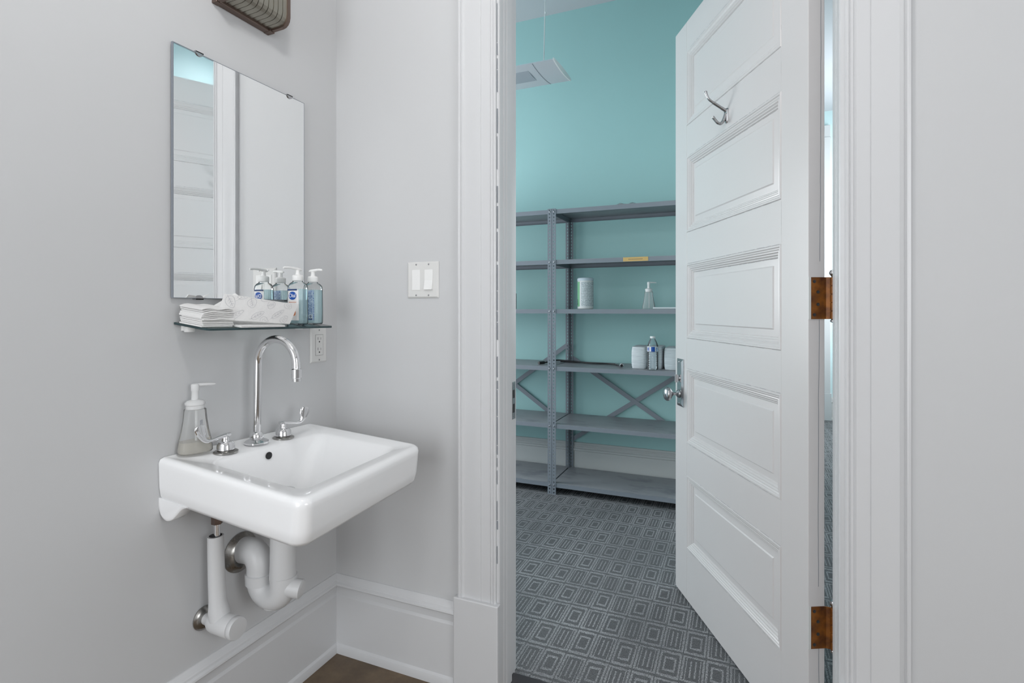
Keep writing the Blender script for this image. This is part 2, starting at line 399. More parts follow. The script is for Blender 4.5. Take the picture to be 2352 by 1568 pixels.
# jambs with a stepped stop; profile (into opening, depth)
def jamb(name, x, side, label):
    # near reveal, stop with beads, rabbet
    pr = [(-.012, -.001), (.002, -.001), (.010, .001), (.0125, .006), (.0125, .030), (.0105, .034), (.0125, .038), (.0125, .052), (.0105, .056), (.0125, .060), (.0125, .098), (.010, .103), (0, .104), (0, TH+.002), (-.012, TH+.002)]
    bm = bmesh.new(); r0 = [(x + side*a, y, BF*0) for a, y in pr]; r1 = [(x + side*a, y, OH) for a, y in pr]; rings(bm, [r0, r1])
    o = fin(name, bm, 'trim', None, 20); struct(o, label); return o
jl = jamb('trim_4', OX0, 1, 'white door jamb on the latch side')
jr = jamb('trim_5', OX1, -1, 'white door jamb on the hinge side')
struct(box('trim_6', (OX0-.012, 0, OH), (OX1+.012, TH+.002, OH+.012), 'trim'), 'white head jamb')
bm = bmesh.new(); z = .42
while z < 2.4:
    l_ = random.uniform(.02, .12); w_ = random.uniform(.0010, .0028)
    bx(bm, (.6062, -.0022, z), (.6062+w_, -.0008, z+l_)); z += l_ + random.choice((.003, .01, .05))
fin('paint_crack', bm, 'greyink', jl)
# strike plate
sp_ = box('strike_plate', (.6001, .126, .825), (.6022, .1515, .945), 'nickel', jl, .0008)
box('latch_hole', (.6015, .130, .893), (.6026, .144, .919), 'dark', sp_); box('latch_hole', (.6015, .130, .846), (.6026, .144, .874), 'dark', sp_)
for z in (.834, .936): lathe('screw', [(.0003,.0004),(.003,.0004),(.0034,0)], 'nickel', sp_, (.6024,.138,z), 'X', 12)
# casing on the far side of the wall and threshold
struct(box('trim_7', (OX0-.12, TH, 0), (OX0-.004, TH+.02, 2.48), 'trim'), 'white casing on the shelf-room side of the doorway')
struct(box('trim_8', (OX1+.016, TH, 0), (OX1+.12, TH+.02, 2.48), 'trim'), 'white casing on the far side of the hinge jamb')
struct(box('trim_9', (OX0, .070, -.05), (OX1, .137, .010), 'hall', None, .003), 'dark grey metal threshold strip at the carpet edge')

# ================================================================== THE DOOR (local x along the leaf, y towards the bathroom, z up)
ang = math.atan2(.886, -.464)
DR = empty('door_1', (1.436, .116, .012), ang, 'white five-panel wooden door standing open into the shelf room', None, None, 'structure')
DW, DT, DH = .893, .044, 2.321
Z = lambda z: z - .012
SL, SR = .1215, .7765
box('stile', (0, -DT, 0), (SL, 0, DH), 'door', DR, .0015); box('stile', (SR, -DT, 0), (DW, 0, DH), 'door', DR, .0015)
PAN = [(Z(.219), Z(.512)), (Z(.642), Z(.941)), (Z(1.063), Z(1.361)), (Z(1.487), Z(1.790)), (Z(1.915), Z(2.214))]
edges = [0] + [e for p in PAN for e in p] + [DH]
for i in range(0, len(edges), 2):
    box('rail', (SL, -DT, edges[i]), (SR, -.0004, edges[i+1]), 'door', DR, .0008)
MP = [(0, -.0006), (.002, .0016), (.006, .0016), (.009, -.0012), (.012, -.001), (.016, -.0035), (.019, -.0028), (.023, -.0065), (.026, -.0062), (.030, -.0105), (.033, -.0105), (.036, -.0150)]
for z0, z1 in PAN:
    bm = bmesh.new()
    rs = []
    for ins, y in MP: rs.append([(SL+ins, y, z0+ins), (SR-ins, y, z0+ins), (SR-ins, y, z1-ins), (SL+ins, y, z1-ins)])
    rings(bm, rs, False, False)
    back = [[(x, -.020, z) for x, _, z in rs[-1]], [(x, -.020, z) for x, _, z in rs[0]], rs[0]]
    rings(bm, [rs[-1]] + back, False, False)
    bmesh.ops.remove_doubles(bm, verts=bm.verts[:], dist=1e-6)
    pb = bmesh.new()
    i0, i1, i2 = .034, .056, .060
    q = lambda i, y: [(SL+i, y, z0+i), (SR-i, y, z0+i), (SR-i, y, z1-i), (SL+i, y, z1-i)]
    rings(pb, [q(i0, -.030), q(i0, -.0150), q(i1, -.0125), q(i2, -.0098)])
    pn = fin('panel', pb, 'door', DR, 12)
    fin('panel_moulding', bm, 'door', pn, 20)
def cracks(parent, segs, name='paint_crack'):
    """hairline cracks: short thin dark slivers along given straight runs (in the door's own frame)"""
    bm = bmesh.new()
    for (xa, za), (xb, zb), y, dens, wd in segs:
        L_ = math.hypot(xb-xa, zb-za); t = random.uniform(0, .02)
        dx, dz = (xb-xa)/L_, (zb-za)/L_
        while t < L_:
            l_ = random.uniform(.006, .05)*(1 if random.random() < dens else 0)
            if l_ and t + l_ < L_:
                w_ = wd*random.uniform(.5, 1.1); j = random.uniform(-.0004, .0004)
                a0, b0 = xa+dx*t, za+dz*t; a1, b1 = xa+dx*(t+l_), za+dz*(t+l_); nx_, nz_ = -dz*w_/2, dx*w_/2
                vf(bm, [(a0, y, b0+j), (a1, y, b1+j), (a1+nx_, y, b1+nz_+j), (a0+nx_, y, b0+nz_+j)], [(0,1,2,3)])
            t += (l_ or .012) + random.uniform(.0, .012)
    return fin(name, bm, 'greyink', parent, fix=False)
segs = []
for k, (z0, z1) in enumerate(PAN):
    segs.append(((SL, z1+.0008), (SR, z1+.0008), .0004, .9 if k >= 2 else .5, .0014))
    segs.append(((SL, z0-.0008), (SR, z0-.0008), .0004, .75 if k in (1,2,3) else .6, .0012))
    if k in (2,3,4): segs.append(((SL+.036, z1-.0365), (SR-.036, z1-.0365), -.0146, .85, .0016))
    segs.append(((SR-.0355, z0+.04), (SR-.0355, z1-.04), -.0146, .7, .0016))
segs.append(((SL, PAN[2][1]), (SL, PAN[3][0]), .0004, .6, .0012)); segs.append(((SL, PAN[3][1]-.05), (SL, PAN[4][0]+.08), .0004, .4, .0010))
cracks(DR, segs)
bm = bmesh.new(); z = .0; y_ = -.030
while z < DH - .03:
    yn = -.030 + .0035*math.sin(z*2.6) + random.uniform(-.0006, .0006); zn = z + .03
    if not (.28 < z < .43 or 1.12 < z < 1.27): vf(bm, [(-.0004, y_-.0007, z), (-.0004, y_+.0007, z), (-.0004, yn+.0007, zn), (-.0004, yn-.0007, zn)], [(0,1,2,3)])
    y_, z = yn, zn
fin('edge_crack', bm, 'greyink', DR, fix=False)
# hook
hk = empty('coat_hook', (.44, 0, Z(1.84))); hk.parent = DR; hk['label'] = 'worn nickel double coat hook'
bm = bmesh.new(); rings(bm, [[(x, .0, z) for x, z in ((-.009,-.022),(-.004,-.030),(.004,-.030),(.009,-.022),(.012,.014),(.007,.020),(-.007,.020),(-.012,.014))],
                         [(x*.8, .005, z*.92) for x, z in ((-.009,-.022),(-.004,-.030),(.004,-.030),(.009,-.022),(.012,.014),(.007,.020),(-.007,.020),(-.012,.014))]])
fin('hook_plate', bm, 'nickel', hk, 30)
tube('hook_arm', bez([(0,.003,.012),(0,.020,.022),(0,.045,.037),(0,.062,.049),(0,.070,.062),(0,.075,.076)], 8), [.0055]*8+[.005]*10+[.0042]*14+[.0045]*5+[.0052]*3+[.0042], 'nickel', hk, 14)
tube('hook_arm', bez([(0,.003,.002),(0,.010,-.018),(0,.020,-.031),(0,.031,-.030),(0,.040,-.021),(0,.050,-.009)], 8), [.0062]*10+[.0055]*10+[.0048]*16+[.0052]*4+[.004], 'nickel', hk, 14)
for z in (.010,-.016): lathe('screw', [(.003,0),(.003,.001),(.001,.0016)], 'dark', hk, (.004,.0048,z), 'Y', 10)
# lock plate, turn, knob
lp = empty('lock_set', (.835, 0, Z(.877))); lp.parent = DR; lp['label'] = 'worn nickel lock plate with knob'
bm = bmesh.new(); w, h = .0325, .0975
rings(bm, [[(-w,0,-h),(w,0,-h),(w,0,h),(-w,0,h)], [(-w,.003,-h),(w,.003,-h),(w,.003,h),(-w,.003,h)], [(-w+.011,.008,-h+.011),(w-.011,.008,-h+.011),(w-.011,.008,h-.011),(-w+.011,.008,h-.011)]])
fin('escutcheon_plate', bm, 'nickel', lp, None)
bm = bmesh.new(); rings(bm, lathe_rings([(.016,.007),(.017,.010),(.014,.016),(.008,.019),(.0065,.020),(.0065,.034),(.010,.036),(.012,.038),(.017,.042),(.024,.047),(.0285,.054),(.0285,.061),(.024,.067),(.014,.071),(.004,.0725)], (0,0,-.046), 'Y', 32))
fin('knob', bm, 'nickel', lp, 40)
bm = bmesh.new(); rings(bm, lathe_rings([(.010,.007),(.010,.011),(.006,.013)], (0,0,.017), 'Y', 20)); bx(bm, (-.0025,.011,.001), (.0025,.026,.033))
fin('thumb_turn', bm, 'nickel', lp, 30, .001)
for z in (.085, -.085): lathe('screw', [(.0035,0),(.0035,.001),(.001,.0018)], 'nickel', lp, (0,.008,z), 'Y', 10)
# hinges: leaf let into the door edge (local x<0 side), knuckle beyond the corner
for zc in (1.207, .357):
    h = empty('hinge', (0, 0, Z(zc))); h.parent = DR; h['label'] = 'amber stained butt hinge'
    hh = .054
    bm = bmesh.new(); bx(bm, (-.0025, -.046, -hh), (.0004, -.006, hh)); vf(bm, [(-.0025,-.046,-hh),(-.0105,-.060,-hh),(-.0085,-.060,-hh),(-.0005,-.046,-hh),(-.0025,-.046,hh),(-.0105,-.060,hh),(-.0085,-.060,hh),(-.0005,-.046,hh)], BOXF)
    fin('hinge_leaf', bm, 'hinge', h, None, .0006)
    bm = bmesh.new()
    for k in range(5):
        a, b = -hh + k*2*hh/5, -hh + (k+1)*2*hh/5 - .0012
        rings(bm, lathe_rings([(.0055,a),(.0065,a+.001),(.0065,b-.001),(.0055,b)], (-.0085,-.0600,0), 'Z', 16))
    fin('knuckle', bm, 'hinge', h, 35)
    bm = bmesh.new(); rings(bm, lathe_rings([(.003,hh),(.004,hh+.003),(.007,hh+.006),(.0085,hh+.011),(.006,hh+.017),(.002,hh+.019)], (-.0085,-.0600,0), 'Z', 16))
    rings(bm, lathe_rings([(.003,-hh),(.006,-hh-.003),(.006,-hh-.007),(.002,-hh-.009)], (-.0085,-.0600,0), 'Z', 16))
    fin('hinge_pin', bm, 'nickel', h, 40)
    for k, (y, z) in enumerate(((-.014,.043),(-.024,.016),(-.024,-.016),(-.014,-.043))):
        lathe('screw', [(.0042,-.0024),(.0042,-.0034),(.001,-.0028)], 'rubber', h, (0,y,z), 'X', 12)
    bm = bmesh.new(); bx(bm, (-.0018, -.0062, -hh-.001), (.0004, .0003, hh+.001)); fin('mortise_edge', bm, 'base2', h)['label'] = 'chipped pale mortise edge'
    bm = bmesh.new(); bx(bm, (-.0022, -.0068, -hh), (-.0016, -.0058, hh)); fin('paint_crack', bm, 'dark', h)

# ================================================================== LEFT WALL THINGS
# mirror
MR = empty('wall_mirror', (0, -.370, 1.2058), 0, 'tall rectangular frameless mirror clipped to the grey wall above the sink', 'mirror')
bm = bmesh.new(); bx(bm, (.004, -.2135, 0), (.010, .2135, .6212))
for f in bm.faces: f.material_index = 1
o = fin('mirror_glass', bm, ['mirror', 'greyink'], MR)
for p in o.data.polygons:
    if p.normal.x > .9: p.material_index = 0
bm = bmesh.new()
for a_, b_ in (((.0099,-.2135,0),(.0102,-.2112,.6212)), ((.0099,.2120,0),(.0102,.2135,.6212)), ((.0099,-.2112,0),(.0102,.2120,.0014)), ((.0099,-.2112,.6196),(.0102,.2120,.6212))): bx(bm, a_, b_)
fin('mirror_rim', bm, 'greyink', MR)
for y, z in ((-.1444, .6212), (.1525, .6212), (-.1444, 0), (.1525, 0)):
    s = 1 if z > 0 else -1
    bm = bmesh.new(); n = 12
    front = [(.0125, y + .011*math.cos(PI*k/n), z + s*(.003 - .011*math.sin(PI*k/n))) for k in range(n+1)]
    back = [(.0102, a, b) for _, a, b in front]; rings(bm, [back, front])
    bx(bm, (0, y-.011, z + min(s*.0005, s*.003)), (.0125, y+.011, z + max(s*.0005, s*.003)))
    fin('mirror_clip', bm, 'nickel', MR, 30)
# sconce
SC = empty('wall_light', (0, -.380, 2.125), 0, 'bronze wall light with ribbed champagne metal shade above the mirror', 'wall light')
hw, ht, dp = .0905, .143, .089
bm = bmesh.new()
def prof(inset, d):      # octagonal-ended outline in x-z, going out, up and back
    b = -ht + inset; t = ht - inset
    c1 = [(d-.026+.026*math.sin(R(a_)), b+.030-.028*math.cos(R(a_))) for a_ in (0, 25, 45, 65, 90)]
    return [(.0, b)] + c1 + [(x_, t+b-z_) for x_, z_ in c1[::-1]] + [(.0, t)]
rs = []
nr = 10; L = 2*(hw-.010)
for k in range(nr):
    y0 = -hw+.010 + L*k/nr
    for f, lift in ((0, -.0022), (.06, -.0022), (.14, .0008), (.88, .0028), (.96, .0012)):
        y = y0 + f*L/nr; rs.append([(x, y, z) for x, z in prof(.008-lift, dp-.006+lift)])
rs.append([(x, hw-.010, z) for x, z in prof(.010, dp-.008)])
rings(bm, rs, closed=True); fin('ribbed_shade', bm, 'shade', SC, 16)
for s in (-1, 1):
    a = s*hw; b = s*(hw-.012); bm = bmesh.new()
    rings(bm, [[(x, a, z) for x, z in prof(.002, dp-.002)], [(x, a*.985, z) for x, z in prof(0, dp)], [(x, b, z) for x, z in prof(0, dp)]])
    fin('end_cap', bm, 'bronze', SC, 30)
box('back_rail', (0, -hw+.008, -ht-.001), (.022, hw-.008, -ht+.010), 'bronze', SC, .002)
box('mounting_bracket', (0, -hw-.001, -ht-.002), (.018, -hw+.016, -ht+.006), 'bronze', SC, .001); box('mounting_bracket', (0, hw-.016, -ht-.002), (.026, hw+.001, -ht+.004), 'bronze', SC, .001)

# glass shelf: tilts a little towards the room
def gz(x, y): return 1.1475 - .0145*x/.118 - .006*(y+.576)/.43        # top face
GS = empty('glass_shelf', (0, -.36, 1.14), 0, 'small clear glass shelf with dark edge below the mirror', 'shelf')
outline = [(.004,-.576),(.104,-.576),(.112,-.573),(.117,-.567),(.118,-.561),(.118,-.160),(.117,-.154),(.112,-.148),(.104,-.146),(.004,-.146)]
bm = bmesh.new(); T = lambda x, y, d: (x, y+.36, gz(x,y)-1.14-d)
rings(bm, [[T(x,y,.0055) for x,y in outline], [T(x,y,0) for x,y in outline]])
o = fin('glass_panel', bm, [clear('shelf_glass', (.86, .93, .92), .02, 1.5), 'edge'], GS)
for p in o.data.polygons:
    if abs(p.normal.z) < .7: p.material_index = 1
for y in (-.545, -.185):
    bm = bmesh.new(); zz = gz(.02,y)-1.14-.0085
    rings(bm, lathe_rings([(.011,-.012),(.012,-.010),(.012,.001),(.010,.0028)], (.016, y+.36, zz-.002), 'Z', 20)); bx(bm, (0, y+.36-.010, zz-.011), (.014, y+.36+.010, zz+.001))
    fin('shelf_bracket', bm, 'plastic', GS, 35)

# power outlet
def plate(parent, w, h, axis):
    bm = bmesh.new()
    q = lambda w, h, d: [(d, -w, -h), (d, w, -h), (d, w, h), (d, -w, h)]
    rs = [q(w, h, 0), q(w, h, .002), q(w-.0045, h-.0045, .0058)]
    if axis == 'Y': rs = [[(y, -d, z) for d, y, z in r] for r in rs]
    rings(bm, rs); return fin('cover_plate', bm, 'ivory', parent, 12, .0008)
OU = empty('power_outlet', (0, -.087, 1.062), 0, 'white double power outlet on the wall under the right end of the glass shelf', 'outlet')
plate(OU, .0365, .0575, 'X')
bm = bmesh.new(); bx(bm, (.0050, -.0165, -.0335), (.0068, .0165, .0335)); fin('receptacle', bm, 'ivory', OU, None, .0006)
bm = bmesh.new()
for z in (.017, -.017):
    bx(bm, (.0062, -.0075, z), (.0070, -.0060, z+.0085)); bx(bm, (.0062, .0060, z), (.0070, .0072, z+.0075))
    rings(bm, lathe_rings([(.0026,.0062),(.0026,.0070)], (0,0,z-.0065), 'X', 10))
bx(bm, (.0064, -.0170, -.0340), (.0066, .0170, .0340))
fin('socket_slot', bm, 'dark', OU)
for z in (.0485, -.0485): lathe('screw', [(.0028,.0054),(.0028,.0064),(.001,.0068)], 'nickel', OU, (0,0,z), 'X', 10)
# light switch
SW = empty('light_switch', (.349, 0, 1.2715), 0, 'white two-gang rocker light switch on the grey wall left of the doorway', 'light switch')
plate(SW, .0575, .0575, 'Y')
for k, x in enumerate((-.023, .023)):
    bm = bmesh.new(); bx(bm, (x-.0165, -.0061, -.0340), (x+.0165, -.0054, .0340)); fin('rocker_frame', bm, 'greyink' if False else 'ivory', SW)
    bm = bmesh.new(); w = .0148
    if k == 0: pr = [(-.032,-.0072),(-.001,-.0068),(.032,-.0078)]
    else: pr = [(-.032,-.0064),(-.031,-.0125),(-.001,-.0072),(.032,-.0066)]
    rings(bm, [[(x-w, y, z) for z, y in pr] + [(x-w,-.0056,.032),(x-w,-.0056,-.032)], [(x+w, y, z) for z, y in pr] + [(x+w,-.0056,.032),(x+w,-.0056,-.032)]])
    fin('rocker', bm, 'plastic', SW, None)
    for z in (.0485, -.0485): lathe('screw', [(.0028,-.0054),(.0028,-.0064),(.001,-.0068)], 'nickel', SW, (x,0,z), 'Y', 10)

# ================================================================== SINK
SK = empty('wall_sink', (0, -.37, .70), 0, 'white porcelain rectangular wall-hung sink in the corner', 'sink')
BLc, BRc, FLc, FRc = (.0,-.615,.826), (.0,-.116,.813), (.470,-.634,.791), (.452,-.163,.797)
def warp(u, v, h):        # u: wall->front, v: left->right, h: height above the rim
    p = [BLc[i]*(1-u)*(1-v)+BRc[i]*(1-u)*v+FLc[i]*u*(1-v)+FRc[i]*u*v for i in range(3)]
    return (p[0], p[1]+.37, p[2]+h-.70)
def rrect(u0, u1, v0, v1, r, h, rb=None, n=10):
    """rounded rectangle loop in u-v (scaled to metres .46 x .49); rb = radius at the wall corners"""
    A, B = .46, .49; pts = []
    rb = r if rb is None else rb
    for (cu, cv, a0, rr) in ((u1, v1, 0, r), (u0, v1, 90, rb), (u0, v0, 180, rb), (u1, v0, 270, r)):
        su = -1 if cu == u1 else 1; sv = -1 if cv == v1 else 1
        for k in range(n+1):
            a = R(a0 + 90*k/n); pts.append((cu + (su*rr + rr*math.cos(a))/A, cv + (sv*rr + rr*math.sin(a))/B))
    return [warp(u, v, h if not callable(h) else h(u, v)) for u, v in pts]
def lip(u, v): return 0
rs = []
add = lambda *a, **k: rs.append(rrect(*a, **k))
add(.30, .70, .30, .70, .05, -.150)
add(.12, .82, .16, .84, .05, -.118)
add(.0, .93, .05, .95, .03, -.106, rb=.01)
add(.0, .955, .025, .975, .03, -.103, rb=.01)
add(.0, .975, .010, .990, .034, -.092, rb=.008)
add(.0, .985, .006, .994, .034, -.070, rb=.006)
add(.0, .995, .003, .997, .034, -.022, rb=.006)
add(.0, .997, .003, .997, .033, -.012, rb=.006)
add(.004, .990, .008, .992, .031, -.004, rb=.006)
add(.010, .975, .020, .980, .028, 0, rb=.008)
add(.020, .955, .036, .964, .024, .0, rb=.01)
add(.030, .935, .050, .950, .022, -.0025, rb=.012)
add(.215, .885, .110, .890, .030, -.004)
add(.228, .870, .122, .876, .032, -.009)
add(.240, .855, .135, .862, .034, -.018)
add(.262, .790, .215, .760, .050, -.070)
add(.290, .720, .300, .680, .060, -.118)
add(.320, .680, .350, .640, .060, -.134)
add(.400, .560, .430, .540, .026, -.138)
bm = bmesh.new(); rings(bm, rs)
o = fin('basin', bm, 'porcelain', SK, 60)
# hanging lugs under the back corners
for v0, v1 in ((.0090, .085), (.915, .991)):
    cur = bez([(.215,-.0990,0),(.175,-.107,0),(.135,-.124,0),(.095,-.140,0),(.050,-.147,0),(.012,-.139,0),(0,-.125,0)], 6)
    sec = [(0,-.096),(.215,-.096)] + [(p_[0], p_[1]) for p_ in cur]
    bm = bmesh.new(); vm = (v0+v1)/2; hw_ = (v1-v0)/2
    rings(bm, [[warp(u, vm + sg*hw_*k_, min(-.096, h+e_)) for u, h in sec] for sg, k_, e_ in ((-1, 1, .008), (-1, .93, .002), (-1, .82, 0), (1, .82, 0), (1, .93, .002), (1, 1, .008))])
    fin('support_lug', bm, 'porcelain', SK, 50)
lathe('overflow_hole', [(.0095,.0),(.0095,.003),(.0075,.0035)], 'dark', SK, (.1145, -.3925+.37, .788-.70), 'X', 20)
lathe('drain_ring', [(.012,0),(.022,0),(.022,.004),(.013,.003)], 'chrome', SK, warp(.48,.48,-.1385), 'Z', 24)

# faucet (widespread): spout and two wrist-blade handles
FC = empty('faucet', (.066, -.39, .8185), 0, 'chrome gooseneck faucet with two wrist-blade handles on the sink deck', 'faucet')
zt = lambda x, y: .8215 - .0026*(y+.5)/.1 - .07*x - .8185 + .0045
bx0, by0 = .066, -.388
def L(p): return (p[0]-.066, p[1]+.39, p[2]-.8185)
b0 = L((bx0, by0, .8165))
lathe('spout_flange', [(.031,0),(.031,.004),(.027,.007),(.016,.012),(.015,.014)], 'chrome', FC, b0, n=32)
lathe('spout_collar', [(.014,.010),(.0175,.014),(.0175,.021),(.0145,.028),(.0105,.031)], 'chrome', FC, b0, n=32)
pts = [(bx0, by0, .83), (bx0+.002, by0, .90), (bx0+.004, by0, .98), (bx0+.006, by0, 1.025)]
pts = pts[:3] + [(p[0], p[1], p[2]) for p in arc((bx0+.074, by0-.001, 1.031), .068, 180, 8, (1,0,0), (0,0,1), 22)] + [(bx0+.143, by0-.002, 1.018)]
tube('spout_pipe', [L(p) for p in pts], .0105, 'chrome', FC, 24)
e_ = L((bx0+.1435, by0-.002, 1.022))
lathe('aerator', [(.0105,.002),(.0135,0),(.0135,-.022),(.0115,-.024),(.0115,-.031),(.009,-.0315)], 'chrome', FC, e_, n=28)
def handle(y, sgn, ang, yo):
    h = empty('lever_handle', L((.071, y, zt(.071, y)+.8185-.005))); h.parent = FC
    lathe('handle_flange', [(.029,0),(.029,.003),(.025,.005),(.021,.006)], 'steel', h, (0,0,0))
    lathe('handle_hub', [(.019,.006),(.0215,.008),(.0205,.020),(.0165,.027),(.010,.029),(.009,.033)], 'chrome', h, (0,0,0))
    c, s = math.cos(ang), math.sin(ang)
    D2 = lambda t, z, o=0: (t*c - o*s, t*s + o*c, z)
    P = [(-.011,.044),(.002,.043),(.024,.040),(.042,.037),(.053,.040),(.060,.050),(.063,.060),(.066,.071),(.068,.080)]
    Wd = [.0045,.0055,.0045,.0042,.0056,.0090,.0128,.0140,.0100]; Th = [.007,.0085,.0062,.0050,.0044,.0038,.0034,.0030,.0022]
    P2 = bez([(a, 0, b) for a, b in P], 5)
    rr = []
    for i, p in enumerate(P2):
        k = i/5; a = int(min(k, len(P)-2)); f = k-a; w = Wd[a]*(1-f)+Wd[a+1]*f; t = Th[a]*(1-f)+Th[a+1]*f
        q0 = Vector(P2[max(i-1,0)]); q1 = Vector(P2[min(i+1,len(P2)-1)]); d = (q1-q0).normalized(); nrm = Vector((-d.z,0,d.x))
        if i == len(P2)-1: w *= .55
        rr.append([D2(p[0]+nrm.x*w*math.cos(2*PI*j/16), p[2]+nrm.z*w*math.cos(2*PI*j/16), t*math.sin(2*PI*j/16)) for j in range(16)])
    bm = bmesh.new(); rings(bm, rr); rings(bm, lathe_rings([(.009,.030),(.009,.036),(.008,.040)], (0,0,0), 'Z', 20))
    fin('blade_lever', bm, 'chrome', h, 50)
    return h
handle(-.487, 1, R(-95), 0)
handle(-.300, 1, R(72), 0)

# ---------------- plumbing under the sink
TR = empty('drain_trap', (.155, -.385, .39), 0, 'white covered P-trap drain pipe under the sink with chrome wall flange', 'drain pipe')
Lt = lambda p: (p[0]-.155, p[1]+.385, p[2]-.39)
tube('tailpiece_cover', [Lt((.158,-.385,.70)), Lt((.158,-.385,.62)), Lt((.158,-.385,.505)), Lt((.158,-.385,.468)), Lt((.157,-.385,.455))], [.0305,.031,.0325,.034,.032], 'pvc', TR, 32)
u = arc((.118,-.385,.452), .042, 0, -180, (1,0,0), (0,0,1), 20)
tube('trap_bend', [Lt((.160,-.385,.475))] + [Lt(p) for p in u] + [Lt((.076,-.385,.462))], .034, 'pvc', TR, 32)
lathe('cleanout_cap', [(.026,.018),(.0268,-.012),(.0255,-.021),(.022,-.023)], 'pvc', TR, Lt((.124,-.385,.407)), n=28)
tube('side_cap', [Lt((.176,-.385,.446)), Lt((.208,-.372,.441)), Lt((.211,-.371,.4405))], [.024,.024,.020], 'pvc', TR, 24)
tube('trap_collar', [Lt((.0765,-.385,.440)), Lt((.0765,-.385,.466)), Lt((.0765,-.385,.468))], [.0375,.0385,.036], 'pvc', TR, 32)
el = [(.0765,-.385,.462),(.0765,-.385,.480)] + arc((.040,-.385,.482), .0365, 0, 80, (1,0,0), (0,0,1), 12)[1:] + [(.022,-.385,.517),(.006,-.385,.514)]
tube('elbow_cover', [Lt(p) for p in el], .0345, 'pvc', TR, 32)
lathe('wall_flange', [(.034,.019),(.037,.0185),(.044,.012),(.0505,.006),(.0535,.003),(.0535,0)], 'steel', TR, Lt((0.001,-.385,.508)), 'X', 40)
# supply stop valve with its cover
VS = empty('supply_valve_cover', (.05, -.495, .385), 0, 'white vertical supply pipe cover with round end cap, left of the drain trap', 'pipe cover')
Lv = lambda p: (p[0]-.05, p[1]+.495, p[2]-.385)
bm = bmesh.new()
vt = [(.0445,-.495,.602),(.0455,-.495,.560),(.048,-.495,.500),(.052,-.495,.440),(.056,-.495,.415),(.060,-.495,.395)]
rings(bm, sweep_rings([Lv(p) for p in vt], [.0188,.0192,.0198,.0208,.0245,.025], 32))
rings(bm, lathe_rings([(.014,.010),(.015,.022),(.019,.030),(.0245,.040),(.0262,.050),(.0270,.108),(.025,.110)], Lv((0,-.495,.384)), 'X', 36))
fin('valve_cover', bm, 'pvc', VS, 50)
lathe('pipe_opening', [(.0150,.002),(.0145,.0022)], 'dark', VS, Lv((.0445,-.495,.6012)), 'Z', 24)
lathe('end_cap', [(.0268,.111),(.0275,.112),(.0275,.121),(.0255,.124),(.004,.125)], 'pvc', VS, Lv((0,-.495,.384)), 'X', 36)
lathe('wall_flange', [(.020,.010),(.026,.006),(.030,.002),(.030,0)], 'steel', VS, Lv((0.001,-.495,.384)), 'X', 28)
lathe('supply_tube', [(.0075,.595),(.0075,.636)], 'chrome', VS, (Lv((.050,-.495,0))[0], 0, -.385), 'Z', 16)
lathe('brass_nut', [(.013,.634),(.0135,.636),(.0135,.654),(.010,.658),(.009,.715)], 'bronze', VS, (Lv((.050,-.495,0))[0], 0, -.385), 'Z', 6, 20)
FH = tube('supply_hose', bez([(.066,-.488,.668),(.072,-.482,.652),(.088,-.470,.643),(.105,-.456,.649),(.114,-.448,.668),(.115,-.446,.700)], 8), .0062, paint('amber_hose', (.34, .25, .18), .35, .1, 0), None, 14)
tag(FH, 'thin amber flexible hose looping just under the sink', 'hose')

# ================================================================== BOTTLES
def sup(w, d, e, n=40):
    out = []
    for i in range(n):
        a = 2*PI*i/n; c, s = math.cos(a), math.sin(a)
        out.append((w*math.copysign(abs(c)**(2/e), c), d*math.copysign(abs(s)**(2/e), s)))
    return out
def sup_body(name, prof, mat, parent, e=3.2, z0=0, n=40):
    bm = bmesh.new(); rings(bm, [[(x, y, z+z0) for x, y in sup(w, d, q[0] if q else e, n)] for w, d, z, *q in prof]); return fin(name, bm, mat, parent, 50)
def pump(parent, z, nozdir, collar=.0155, mat='plastic', stem=.020, nozl=.040, sc=1.0):
    bm = bmesh.new()
    rings(bm, lathe_rings([(collar-.001,0),(collar,.002),(collar,.014),(collar-.003,.017),(.007,.018),(.0065,.020),(.0055,.022+stem*.6),(.0060,.022+stem)], (0,0,z), 'Z', 28))
    fin('pump_collar', bm, mat, parent, 35)
    zt_ = z + .0225 + stem; c, s = math.cos(nozdir), math.sin(nozdir)
    pts = [(-.014*c, -.014*s, zt_+.0005), (-.006*c,-.006*s, zt_+.0015), (.008*c,.008*s,zt_+.003), (nozl*.6*c, nozl*.6*s, zt_+.0045), (nozl*c, nozl*s, zt_+.0030)]
    tube('pump_head', bez(pts, 5), [.0026]*3+[.0042]*10+[.0034]*7+[.0024], mat, parent, 16, .8)
